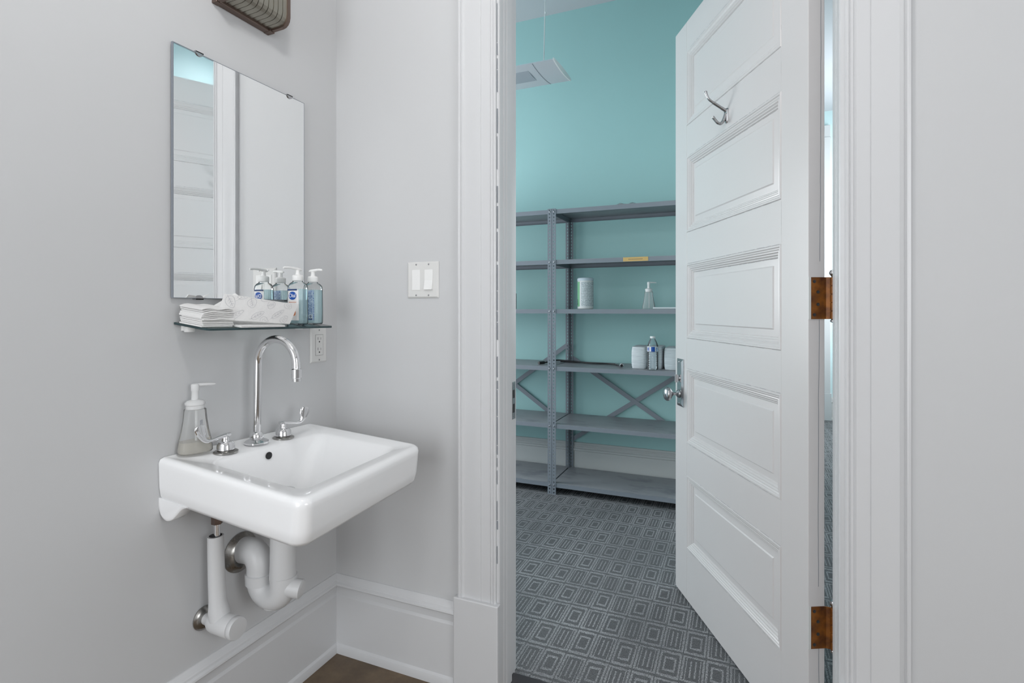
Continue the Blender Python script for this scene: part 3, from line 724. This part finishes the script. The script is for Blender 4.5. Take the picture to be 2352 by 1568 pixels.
def soap_bottle(loc, noz, front, label):
    e = empty('soap_bottle', loc, 0, label, 'soap bottle', 'pump soap bottles on the glass shelf')
    W_, D_ = .0300, .0195
    sup_body('bottle', [(W_*.86, D_*.86, 0), (W_*.97, D_*.97, .002), (W_, D_, .006), (W_, D_, .040), (W_*.985, D_*.985, .08), (W_*.97, D_*.97, .106), (W_*.90, D_*.92, .115), (W_*.72, D_*.84, .121, 2.6), (.0145, .0145, .1245, 2), (.0140, .0140, .130, 2)], 'clearp', e)
    sup_body('liquid_soap', [(W_*.82, D_*.80, .003), (W_*.93, D_*.92, .006), (W_*.95, D_*.93, .04), (W_*.93, D_*.92, .09), (W_*.92, D_*.91, .1035)], 'blueliq', e)
    pump(e, .1275, noz, stem=.010, nozl=.052 if front else .034)
    # label on the -y face
    lb = bmesh.new(); hw = .0215; vs = []
    for i in range(13):
        x = -hw + 2*hw*i/12; y = -D_*1.0*(1-abs(x/W_)**3.2)**(1/3.2) - .0005; vs.append((x, y))
    V = [[lb.verts.new((x*(.93 if z > .09 else 1), y, z)) for x, y in vs] for z in (.012, .055, .092, .102)]
    for a, b in zip(V, V[1:]):
        for i in range(12): lb.faces.new((a[i], a[i+1], b[i+1], b[i]))
    if front:
        lab = fin('front_label', lb, 'wlabel', e, 60)
        disc = bmesh.new(); rr = []
        rings(disc, [[(.0142*math.cos(2*PI*k/32), y, .0835+.0118*math.sin(2*PI*k/32)) for k in range(32)] for y in (-D_-.0004, -D_-.0012)]); fin('label_emblem', disc, 'blue', lab, None)
        text_mesh('label_lettering', 'Dial', .0155, 'white', lab, Matrix.Translation((0, -D_-.0014, .0835)) @ Matrix.Rotation(R(90), 4, 'X'))
        bb = bmesh.new(); bx(bb, (-.0195, -D_-.0010, .0985), (.0165, -D_-.0002, .1030)); fin('label_band', bb, 'navy', lab, None, .0004)
        ob = bmesh.new()
        for k, (w0, w1, z) in enumerate(((-.014, .013, .064), (-.010, .009, .059))):
            x = w0
            while x < w1:
                w = random.uniform(.0012, .0024); bx(ob, (x, -D_-.0009, z), (x+w, -D_-.0003, z+.0018)); x += w+.0007
        fin('label_small_print', ob, 'orange', lab)
        dm = bmesh.new(); rings(dm, [[(.004+.0075*math.cos(2*PI*k/24)*(1-.3*math.sin(2*PI*k/24)), y, .036+.011*math.sin(2*PI*k/24)) for k in range(24)] for y in (-D_-.0003, -D_-.0009)]); fin('label_picture', dm, 'orange', lab)
    else:
        lab = fin('back_label', lb, 'bluefine', e, 60)
        bb = bmesh.new(); bx(bb, (-.0190, -D_-.0010, .016), (-.004, -D_-.0002, .030)); fin('barcode_box', bb, 'wlabel', lab)
        b2 = bmesh.new()
        for k in range(9): bx(b2, (-.018+k*.0015, -D_-.0013, .018), (-.0173+k*.0015, -D_-.0009, .028))
        fin('barcode', b2, 'navy', lab)
        b3 = bmesh.new(); bx(b3, (.003, -D_-.0010, .014), (.017, -D_-.0002, .030)); fin('recycling_box', b3, 'label', lab)
        b4 = bmesh.new()
        for k in range(3):
            a = R(90+120*k); b_ = R(90+120*(k+1)); p = Vector((math.cos(a)*.0045, 0, math.sin(a)*.0045)); q = Vector((math.cos(b_)*.0045, 0, math.sin(b_)*.0045))
            d = (q-p); p2 = p + d*.18; q2 = p + d*.78; nn = Vector((-d.z, 0, d.x)).normalized()*.0011
            vf(b4, [tuple(Vector((.010, -D_-.0013, .0235)) + t) for t in (p2-nn, q2-nn, q2+nn, p2+nn)], [(0,1,2,3)])
        fin('recycling_mark', b4, 'navy', lab)
        b5 = bmesh.new(); bx(b5, (.003, -D_-.0014, .0142), (.017, -D_-.0010, .0172)); fin('label_band', b5, 'navy', lab)
    return e
soap_bottle((.0775, -.2520, gz(.0775,-.252)+.0008), R(-92), True, 'blue soap pump bottle with a round blue emblem beside the towels')
b4 = soap_bottle((.0755, -.1890, gz(.0755,-.189)+.0008), R(4), False, 'blue soap pump bottle with small-print label, right end of glass shelf')

def foam_bottle(name, loc, rz, label, liquid, sc=1.0, col='haze', pm='frost', grp=None):
    e = empty(name, loc, rz, label, 'soap bottle', grp); e.scale = (sc, sc, sc)
    P = [(.037,.024,0),(.0395,.026,.003),(.039,.0255,.010),(.036,.0235,.030),(.0305,.0215,.055),(.0265,.0205,.080),(.0245,.0205,.100),(.0240,.0205,.106),(.0225,.0195,.1075),(.0195,.0195,.108)]
    sup_body('bottle', P, col, e, 2.6)
    if liquid: sup_body('liquid_soap', [(.036,.0235,.002),(.0378,.0245,.004),(.0372,.0240,.012),(.0350,.0225,.0285)], 'amberliq', e, 2.6)
    bm = bmesh.new(); rings(bm, lathe_rings([(.019,.106),(.0205,.108),(.0205,.116),(.0225,.118),(.0225,.123),(.018,.1275),(.011,.129),(.0085,.130),(.0078,.150),(.0092,.1525),(.0092,.166),(.0075,.1685)], (0,0,0), 'Z', 28)); fin('pump_collar', bm, pm, e, 35)
    tube('pump_head', [(-.006,0,.1655),(.010,0,.1655),(.030,0,.1650),(.046,0,.1640),(.047,0,.1635)], [.0040,.0045,.0038,.0032,.0025], pm, e, 14)
    lathe('dip_tube', [(.0032,.006),(.0032,.108)], 'frost', e, (.003,0,0), 'Z', 10)
    return e
fb = foam_bottle('soap_bottle', (.0310, -.5410, .8285-.0035), R(72), 'clear pump bottle with a little amber soap standing on the sink', True)
bm = bmesh.new()
for k in range(3):
    for j in range(4): bx(bm, (.004+.0022*k+j*.0026*0, -.0219, .070+.0028*j+.0008*k), (.0056+.0022*k, -.0215, .0718+.0028*j+.0008*k))
o = fin('small_print', bm, 'greyink', fb)

# ================================================================== PAPER TOWELS ON THE GLASS SHELF
def slab_stack(name, n, x0, x1, y0, y1, zf, th, mat, bend, label, grp=None, jit=.002):
    bm = bmesh.new()
    for k in range(n):
        jx, jy = random.uniform(-jit, jit), random.uniform(-jit, jit); rs = []
        for i in range(9):
            y = y0 + (y1-y0)*i/8 + jy; prow = []
            for (x, dz) in ((x0+jx, 0), (x0+jx-.001, th*.45), (x0+jx, th*.88), (x1+jx, th*.88), (x1+jx+.0015, th*.45), (x1+jx, 0)):
                prow.append((x, y, zf(x, y) + k*th + dz + bend(i/8, k/n, (x-x0)/(x1-x0))))
            rs.append(prow)
        rings(bm, rs)
    o = fin(name, bm, mat, None, 50); tag(o, label, 'paper towel', grp); return o
zf = lambda x, y: gz(x, y) + .0012
slab_stack('paper_towel_stack', 11, .028, .104, -.577, -.493, zf, .0040, 'paper', lambda t, k, s: .005*math.sin(PI*t)*k*(1-.5*s) + .0022*math.sin(9*t+7*k)*k, 'crumpled stack of folded white paper towels on the left end of the glass shelf', jit=.0025)
# printed bands on the stack's near side
slab_stack('paper_towel', 2, .030, .123, -.486, -.345, zf, .0022, 'paper', lambda t, k, s: .0003, 'flat folded white paper towels lying under the leaf-printed sheet', jit=.006)
def sheet(u, v):   # u along, v up; standing towel leaning back, slightly curled
    BLp, BRp, TLp, TRp = Vector((.100,-.540,1.1510)), Vector((.1130,-.3170,1.1392)), Vector((.078,-.495,1.2175)), Vector((.1100,-.2830,1.1950))
    p = BLp*(1-u)*(1-v)+BRp*u*(1-v)+TLp*(1-u)*v+TRp*u*v
    p += Vector((.006*math.sin(PI*u), 0, -.003*math.sin(PI*u)*(v) + .0015*math.sin(5*u))) * 1
    return p
ST = empty('paper_towel', (.10,-.42,1.14), 0, 'folded white paper towel with grey leaf print propped in front of the soap bottles', 'paper towel')
O_ = Vector((.10,-.42,1.14)); nrm = Vector((.93, -.15, .33)).normalized()
bm = bmesh.new(); nu, nv = 24, 8
F = [[bm.verts.new(sheet(i/nu, j/nv) - O_) for j in range(nv+1)] for i in range(nu+1)]
B = [[bm.verts.new(sheet(i/nu, j/nv) - O_ - nrm*(.0025+.0035*(1-j/nv))) for j in range(nv+1)] for i in range(nu+1)]
for i in range(nu):
    for j in range(nv): bm.faces.new((F[i][j], F[i+1][j], F[i+1][j+1], F[i][j+1])); bm.faces.new((B[i][j], B[i][j+1], B[i+1][j+1], B[i+1][j]))
for i in range(nu): bm.faces.new((F[i][0], B[i][0], B[i+1][0], F[i+1][0])); bm.faces.new((F[i][nv], F[i+1][nv], B[i+1][nv], B[i][nv]))
for j in range(nv): bm.faces.new((F[0][j], F[0][j+1], B[0][j+1], B[0][j])); bm.faces.new((F[nu][j], B[nu][j], B[nu][j+1], F[nu][j+1]))
fin('folded_sheet', bm, 'paper', ST, 50)
bm = bmesh.new()
def stroke(pts, w=.0007):
    """ribbon on the sheet; pts in metres (a along .235, b up .078)"""
    for (a0, b0), (a1, b1) in zip(pts, pts[1:]):
        d = math.hypot(a1-a0, b1-b0) or 1; na, nb = -(b1-b0)/d*w/2, (a1-a0)/d*w/2
        q = []
        for a, b in ((a0-na, b0-nb), (a1-na, b1-nb), (a1+na, b1+nb), (a0+na, b0+nb)):
            uu, vv = a/.235, b/.072
            if not (0 < uu < 1 and 0 < vv < 1): q = None; break
            q.append(sheet(uu, vv) - O_ + nrm*.0006)
        if q: vf(bm, q, [(0,1,2,3)])
for cx, cy, ln, wd, ra in ((.022,.052,.0200,.0115,-50),(.082,.055,.0155,.0125,-60),(.142,.058,.0125,.0125,20),(.050,.016,.0215,.0080,42),(.112,.020,.0200,.0095,38),(.176,.030,.0220,.0085,44),(.140,.004,.018,.010,-35),(.200,.062,.017,.010,-30),(.205,.014,.014,.012,60),(.052,.072,.018,.008,15),(.118,.074,.016,.008,10)):
    c, s = math.cos(R(ra)), math.sin(R(ra)); X = lambda p: (cx + p[0]*c - p[1]*s, cy + p[0]*s + p[1]*c)
    stroke([X((ln/1.0*math.cos(t)*(1 if math.cos(t) > 0 else .92), wd*math.sin(t)*(1-.25*math.cos(t)))) for t in [2*PI*k/28 for k in range(29)]])
    stroke([X((-ln*1.15, 0)), X((ln*.7, 0))])
    for k in (-.5, -.1, .3): 
        for s2 in (-1, 1): stroke([X((ln*k, 0)), X((ln*(k+.25), s2*wd*.5))])
fin('leaf_print', bm, 'print', ST)
# rising back sheet between the stack and the printed towel
SB = bmesh.new(); rs = []
for i in range(9):
    t = i/8; rs.append([(.055, -.525+.075*t, 1.178+.040*t), (.088, -.530+.070*t, 1.166+.040*t*1.0), (.090, -.528+.070*t, 1.169+.040*t), (.057, -.523+.075*t, 1.181+.040*t)])
rings(SB, rs); o = fin('paper_towel', SB, 'paper', None, 40); tag(o, 'curled white paper towel rising from the crumpled stack behind the leaf-printed one', 'paper towel')

# ================================================================== STEEL SHELVING
UY0, UY1, UH = 1.800, 2.190, 1.822
def post_mesh():
    """perforated L-angle post, flanges along +x and +y from the origin corner"""
    me = bpy.data.meshes.new('angle_post'); bm = bmesh.new(); pitch, w, t = .0220, .0265, .0022; n = int(UH/pitch)
    for fl_ in (0, 1):
        cv = {}
        def V(a, z, layer):
            k = (round(a, 5), round(z, 5), layer)
            if k not in cv:
                d = layer*t; cv[k] = bm.verts.new((a, d, z) if fl_ == 0 else (d, a, z))
            return cv[k]
        for i in range(n):
            z0, z1 = i*UH/n, (i+1)*UH/n; zc = (z0+z1)/2; hx0, hx1, hz = w/2-.0038, w/2+.0038, .0046
            for L_ in (0, 1):
                o = [V(0,z0,L_), V(w,z0,L_), V(w,z1,L_), V(0,z1,L_)]; h = [V(hx0,zc-hz,L_), V(hx1,zc-hz,L_), V(hx1,zc+hz,L_), V(hx0,zc+hz,L_)]
                for k in range(4): bm.faces.new((o[k], o[(k+1)%4], h[(k+1)%4], h[k]))
            h0 = [V(a,z,0) for a, z in ((hx0,zc-hz),(hx1,zc-hz),(hx1,zc+hz),(hx0,zc+hz))]; h1 = [V(a,z,1) for a, z in ((hx0,zc-hz),(hx1,zc-hz),(hx1,zc+hz),(hx0,zc+hz))]
            for k in range(4): bm.faces.new((h0[k], h0[(k+1)%4], h1[(k+1)%4], h1[k]))
            bm.faces.new((V(w,z0,0), V(w,z0,1), V(w,z1,1), V(w,z1,0)))
    recalc(bm); bm.to_mesh(me); bm.free(); me.materials.append(M['shelf']); return me
PM = post_mesh()
SH = [1.8165, 1.4945, 1.1805, .8150, .4480, .0720]
def rack(name, x0, x1, label, tagged):
    e = empty(name, ((x0+x1)/2, (UY0+UY1)/2, 0), 0, label, 'shelving unit', 'grey steel shelving units along the teal wall')
    ox, oy = (x0+x1)/2, (UY0+UY1)/2
    for x, y, sx, sy in ((x0, UY0, 1, 1), (x1, UY0, -1, 1), (x0, UY1, 1, -1), (x1, UY1, -1, -1)):
        p = bpy.data.objects.new('post', PM); COL.objects.link(p); p.parent = e; p.location = (x-ox, y-oy, 0); p.scale = (sx, sy, 1)
    for zi, z in enumerate(SH):
        bm = bmesh.new(); a, b, c, d = x0-ox+.0035, x1-ox-.0035, UY0-oy+.0035, UY1-oy-.0035; t = .0012; hl = .0275
        bx(bm, (a, c, z-t), (b, d, z), 1)
        for q in (((a, c, z-hl), (b, c+t, z-t)), ((a, d-t, z-hl), (b, d, z-t)), ((a, c+t, z-hl), (a+t, d-t, z-t)), ((b-t, c+t, z-hl), (b, d-t, z-t)), ((a+t, c+t, z-hl), (b-t, c+.014, z-hl+t)), ((a+t, d-.014, z-hl), (b-t, d-t, z-hl+t))): bx(bm, *q)
        s = fin('shelf', bm, ['shelf', 'dust'], e)
        if tagged and zi == 1:
            lb = box('shelf_label', (.6205-ox, c-.0012, z-.0255), (.7695-ox, c, z-.0010), 'tag', s); lb['label'] = 'yellow-orange strip label'
        if tagged == 0 and False: pass
        for x in (a+.006, b-.006): lathe('bolt', [(.0055,-.0040),(.0050,-.0060),(.002,-.0072)], 'nickel', s, (x+(.004 if x < 0 else -.004), c, z-.014), 'Y', 10)
    return e
def brace(e, ox, oy, xa, za, xb, zb, y):
    bm = bmesh.new(); d = Vector((xb-xa, 0, zb-za)); n_ = Vector((-d.z, 0, d.x)).normalized()*.0145
    P = [Vector((xa, 0, za))-n_, Vector((xb, 0, zb))-n_, Vector((xb, 0, zb))+n_, Vector((xa, 0, za))+n_]
    rings(bm, [[(p.x-ox, y-oy, p.z) for p in P], [(p.x-ox, y-oy+.0025, p.z) for p in P]])
    return fin('cross_brace', bm, 'shelf', e)
r1 = rack('shelving_unit', .1665, 1.082, 'grey steel shelving unit holding towels, wipes and a water bottle', True)
ox, oy = (.1665+1.082)/2, (UY0+UY1)/2
brace(r1, ox, oy, .180, .842, 1.068, .270, 2.1925); brace(r1, ox, oy, .180, .262, 1.068, .860, 2.1955)
r2 = rack('shelving_unit', -.7505, .1645, 'mostly empty grey steel shelving unit, left of the doubled posts', False)
ox2 = (-.7505+.1645)/2
brace(r2, ox2, oy, .150, .930, -.737, .290, 2.1925); brace(r2, ox2, oy, .150, .350, -.737, .960, 2.1955)
# tiny lettering-like marks on the orange label (illegible in the photo)
bm = bmesh.new(); x = .652 - ox
while x < .735 - ox:
    w = random.uniform(.0016, .0030); bx(bm, (x, UY0-oy+.0035-.0016, 1.4795), (x+w, UY0-oy+.0035-.0011, 1.4830)); x += w + .0009
lbs = [o for o in bpy.data.objects if o.name.startswith('shelf_label')][0]
fin('label_print', bm, 'bronze', lbs)

# things on the shelves
z3, z4 = 1.1813, .8158
CN = empty('wipes_canister', (.360, 1.900, z3), 0, 'white wipes canister with a green side stripe on the third shelf', 'canister')
bm = bmesh.new(); rings(bm, lathe_rings([(.046,0),(.0505,.003),(.0505,.178),(.049,.181)], (0,0,0), 'Z', 40)); fin('canister_body', bm, 'plastic', CN, 30)
bm = bmesh.new(); rings(bm, lathe_rings([(.0515,.181),(.0525,.184),(.0515,.194),(.046,.199),(.020,.200)], (0,0,0), 'Z', 40)); fin('lid', bm, 'label', CN, 30)
def band_(name, a0, a1, z0, z1, mat, parent, r=.0508, n=20):
    bm = bmesh.new(); V = [[bm.verts.new((r*math.cos(R(a0+(a1-a0)*i/n)), r*math.sin(R(a0+(a1-a0)*i/n)), z)) for i in range(n+1)] for z in (z0, z1)]
    for i in range(n): bm.faces.new((V[0][i], V[0][i+1], V[1][i+1], V[1][i]))
    return fin(name, bm, mat, parent, 60)
band_('print_label', -110, 20, .018, .172, 'fine', CN); gb = band_('green_stripe', 190, 240, .016, .174, 'green', CN)
band_('white_margin', 240, 251, .016, .174, 'wlabel', CN)
bm = bmesh.new()
for k, z in enumerate((.030,.038,.048,.058)):
    a = R(212); p = Vector((.0513*math.cos(a), .0513*math.sin(a), z)); t = Vector((-math.sin(a), math.cos(a), 0))
    rings(bm, [[tuple(p + t*.006*math.cos(2*PI*j/12) + Vector((0,0,.0035*math.sin(2*PI*j/12))) + Vector((math.cos(a), math.sin(a), 0))*o_) for j in range(12)] for o_ in (0, .0006)])
fin('green_lettering', bm, 'dgreen', gb)
f2 = foam_bottle('soap_bottle', (.757, 1.905, z3+.0005), R(20), 'empty clear foaming soap pump bottle on the third shelf of the steel unit', False, .98, 'haze', 'plastic')
o = box('tray', (.795, 1.815, z3+.0005), (1.02, 1.99, z3+.0105), 'towel', None, .003); tag(o, 'flat white tray edge on the third shelf beside the empty soap bottle', 'tray')
o = box('binder', (-.36, 1.83, z3+.0005), (-.135, 1.94, z3+.108), 'dark', None, .003); tag(o, 'dark box on the third shelf at the left edge of the doorway view', 'box')
def towel_block(x0, x1, y0, y1, h, label):
    bm = bmesh.new(); rs = []; n = 30
    cx, hx = (x0+x1)/2, (x1-x0)/2
    for i in range(n+1):
        t = i/n; z = h*t; r = 1 - .10*abs(2*t-1)**4; w = hx*r + .0009*math.sin(i*2.3)
        rs.append([(p*w, q*((y1-y0)/2)*(1-.05*abs(2*t-1)**3), z) for p, q in sup(1, 1, 6, 28)])
    rings(bm, rs); o = fin('paper_towel_bundle', bm, 'layers', None, 60); o.location = (cx, (y0+y1)/2, z4+.0005)
    tag(o, label, 'paper towels', 'white bundles of folded towels on the fourth shelf'); return o
towel_block(.652, .746, 1.872, 2.10, .132, 'white bundle of folded towels left of the water bottle, leftmost bundle on the shelf')
towel_block(.752, .838, 1.890, 2.11, .134, 'white bundle of folded towels half hidden behind the water bottle')
towel_block(.849, .945, 1.862, 2.10, .130, 'white bundle of folded towels right of the water bottle, cut off by the door')
# water bottle
WB = empty('water_bottle', (.791, 1.838, z4+.0005), 0, 'clear plastic water bottle with a blue label in front of the towel bundles', 'bottle')
pr = [(.022,0),(.030,.003),(.0325,.010),(.0315,.014)]
z = .016
while z < .108: pr += [(.0325, z), (.0325, z+.006), (.0308, z+.009)]; z += .0115
pr += [(.0325,.110),(.0325,.142),(.0310,.148),(.0270,.160),(.0210,.174),(.0155,.184),(.0135,.189),(.0135,.191)]
bm = bmesh.new(); rings(bm, lathe_rings(pr, (0,0,0), 'Z', 32)); fin('bottle', bm, 'water', WB, 50)
lathe('cap', [(.0150,.190),(.0155,.192),(.0155,.200),(.0145,.2015)], 'plastic', WB, n=28)
wl = band_('bottle_label', 0, 360, .111, .141, 'wlabel', WB, .0332, 36)
band_('blue_panel', 262, 300, .112, .140, 'blue', wl, .0336); band_('blue_lettering', 215, 232, .116, .136, 'blue', wl, .0336); band_('blue_lettering', 238, 243, .114, .138, 'blue', wl, .0336); band_('grey_panel', 308, 340, .115, .137, 'bluefine', wl, .0336)
band_('label_rule', 180, 360, .1095, .1115, 'navy', wl, .0337); 
# cord
zc_ = z4 + .0065
CD = empty('coaxial_cable', (.32, 2.0, z4), 0, 'black cable with silver end connector lying across the fourth shelf', 'cable')
Lc = lambda p: (p[0]-.32, p[1]-2.0, p[2]-z4)
cp = [(.060,1.905,zc_),(.085,1.960,zc_+.004),(.115,2.055,zc_+.009),(.205,2.060,zc_+.006),(.300,2.060,zc_),(.385,2.035,zc_),(.460,2.040,zc_),(.520,2.020,zc_),(.552,1.99,zc_+.001)]
tube('cable', [Lc(p) for p in bez(cp, 8)], .0052, 'rubber', CD, 12)
tube('cable', [Lc((p[0]*.93+.03, p[1]+.012+.01*math.sin(p[0]*20), zc_-.001)) for p in bez(cp[2:], 8)], .0045, 'rubber', CD, 12)
tube('metal_ferrule', [Lc((.535,2.010,zc_+.002)), Lc((.575,1.955,zc_+.004))], .0085, 'nickel', CD, 16)
bm = bmesh.new(); rings(bm, sweep_rings([Lc((.578,1.935,zc_+.006)), Lc((.592,1.895,zc_+.007)), Lc((.5925,1.893,zc_+.007))], [.0115,.0125,.0095], 20)); fin('connector', bm, 'nickel', CD, 40)
tube('connector_core', [Lc((.592,1.8945,zc_+.007)), Lc((.5932,1.8915,zc_+.007))], .0085, 'dark', CD, 16)
tube('cable_plug', [Lc((.048,1.880,zc_+.003)), Lc((.070,1.925,zc_+.003))], .0095, 'rubber', CD, 14)
# crumpled clear bag on the top shelf
bm = bmesh.new(); nx, ny = 16, 10; G = []
for i in range(nx+1):
    row = []
    for j in range(ny+1):
        u, v = i/nx, j/ny; h = .034*math.sin(PI*u)**.6*math.sin(PI*v)**.6*(.55+.5*math.sin(4.2*u+2*v+.3)**2) + .003
        if i in (0, nx) or j in (0, ny): h = .001
        row.append(bm.verts.new((.545+.150*u+.006*random.uniform(-1,1), 1.86+.14*v+.006*random.uniform(-1,1), SH[0]+h)))
    G.append(row)
for i in range(nx):
    for j in range(ny): bm.faces.new((G[i][j], G[i+1][j], G[i+1][j+1], G[i][j+1]))
o = fin('plastic_bag', bm, clear('crinkled_clear_film', (.86, .90, .90), .12, 1.5, (.78, .84, .85), .32), None, 30); tag(o, 'crumpled clear plastic bag on top of the steel shelving unit', 'plastic bag')

# ================================================================== PENDANT LIGHT (unlit) IN THE SHELF ROOM
PL = empty('pendant_light', (-.25, 1.40, 2.50), 0, 'long white pendant light fixture hanging by a thin cable in the shelf room', 'pendant light')
bm = bmesh.new(); sec = []
for i in range(17):
    t = i/16; y = -.155+.31*t; sec.append((y, .012*(1-(2*t-1)**2)*-1 + .010*t))
full = sec + [(y, z+.006 + .020*(1-(2*(y+.155)/.31-1)**2)) for y, z in sec[::-1]]
x0, x1 = -.75, .612
rings(bm, [[(x, y, z) for y, z in full] for x in (x0, x1)]); fin('housing', bm, paint('white_enamel', (.62, .64, .68), .4, .02, 0), PL, 40)
rings_ = bmesh.new(); sc2 = [(y*1.012, z-.0012) for y, z in sec] + [(y*1.012, z+.010+.020*(1-(2*(y+.155)/.31-1)**2)) for y, z in sec[::-1]]
rings(rings_, [[(x, y, z) for y, z in sc2] for x in (x1-.001, x1+.005)]); fin('end_plate', rings_, 'white', PL, 40)
bm = bmesh.new(); pz = [(y*.74-.005, z-.0008) for y, z in sec]
rings(bm, [[(x, y, z) for y, z in pz] + [(x, y, z-.0012) for y, z in pz[::-1]] for x in (-.70, x1-.165)]); fin('perforated_panel', bm, paint('perforated_grey', (.44, .47, .52), .5, .03, .6, 900), PL, 40)
bm = bmesh.new(); rings(bm, [[(x, y, z-.0006) for y, z in sec] + [(x, y, z-.0010) for y, z in sec[::-1]] for x in (x1-.120, x1-.1180)]); fin('seam', bm, 'greyink', PL)
for xx in (-.60, .503):
    tube('hanging_cable', [(xx, 0, .012), (xx+.010, 0, .42), (xx+.018, 0, .800)], .0032, 'white', PL, 8)
lathe('cable_clip', [(.003,.34),(.006,.343),(.006,.352),(.003,.355)], 'white', PL, (.515,0,0), 'Z', 10)

FL_ = empty('ceiling_lamp', (2.45, 1.75, 3.30), 0, 'round flush ceiling lamp added behind the open door to brighten the room beyond', 'ceiling lamp')  # unseen lamp, added to brighten the pale cyan wall and the gap
lathe('rim', [(.175,0),(.175,-.02),(.165,-.025)], 'nickel', FL_, n=32)
lathe('diffuser', [(.164,-.004),(.164,-.026),(.140,-.050),(.090,-.066),(.020,-.072)], glow('fill_lamp_diffuser', (.94, .98, 1), 16), FL_, n=32, smooth=60)
# ceiling lamp of the bathroom (above and behind the camera)
CL = empty('ceiling_lamp', (.87, -1.02, 3.05), 0, 'round white glass globe lamp hanging from the bathroom ceiling', 'ceiling lamp')
lathe('canopy', [(.065,0),(.065,-.012),(.045,-.026),(.010,-.032)], 'nickel', CL, n=32)
lathe('stem', [(.008,-.030),(.008,-.530)], 'nickel', CL, n=16)
lathe('glass_globe', [(.040,-.525),(.060,-.538),(.088,-.565),(.104,-.600),(.110,-.640),(.104,-.680),(.088,-.715),(.060,-.742),(.030,-.752),(.004,-.755)], glow('lit_opal_glass', (1, .99, .98), 30), CL, n=32, smooth=60)
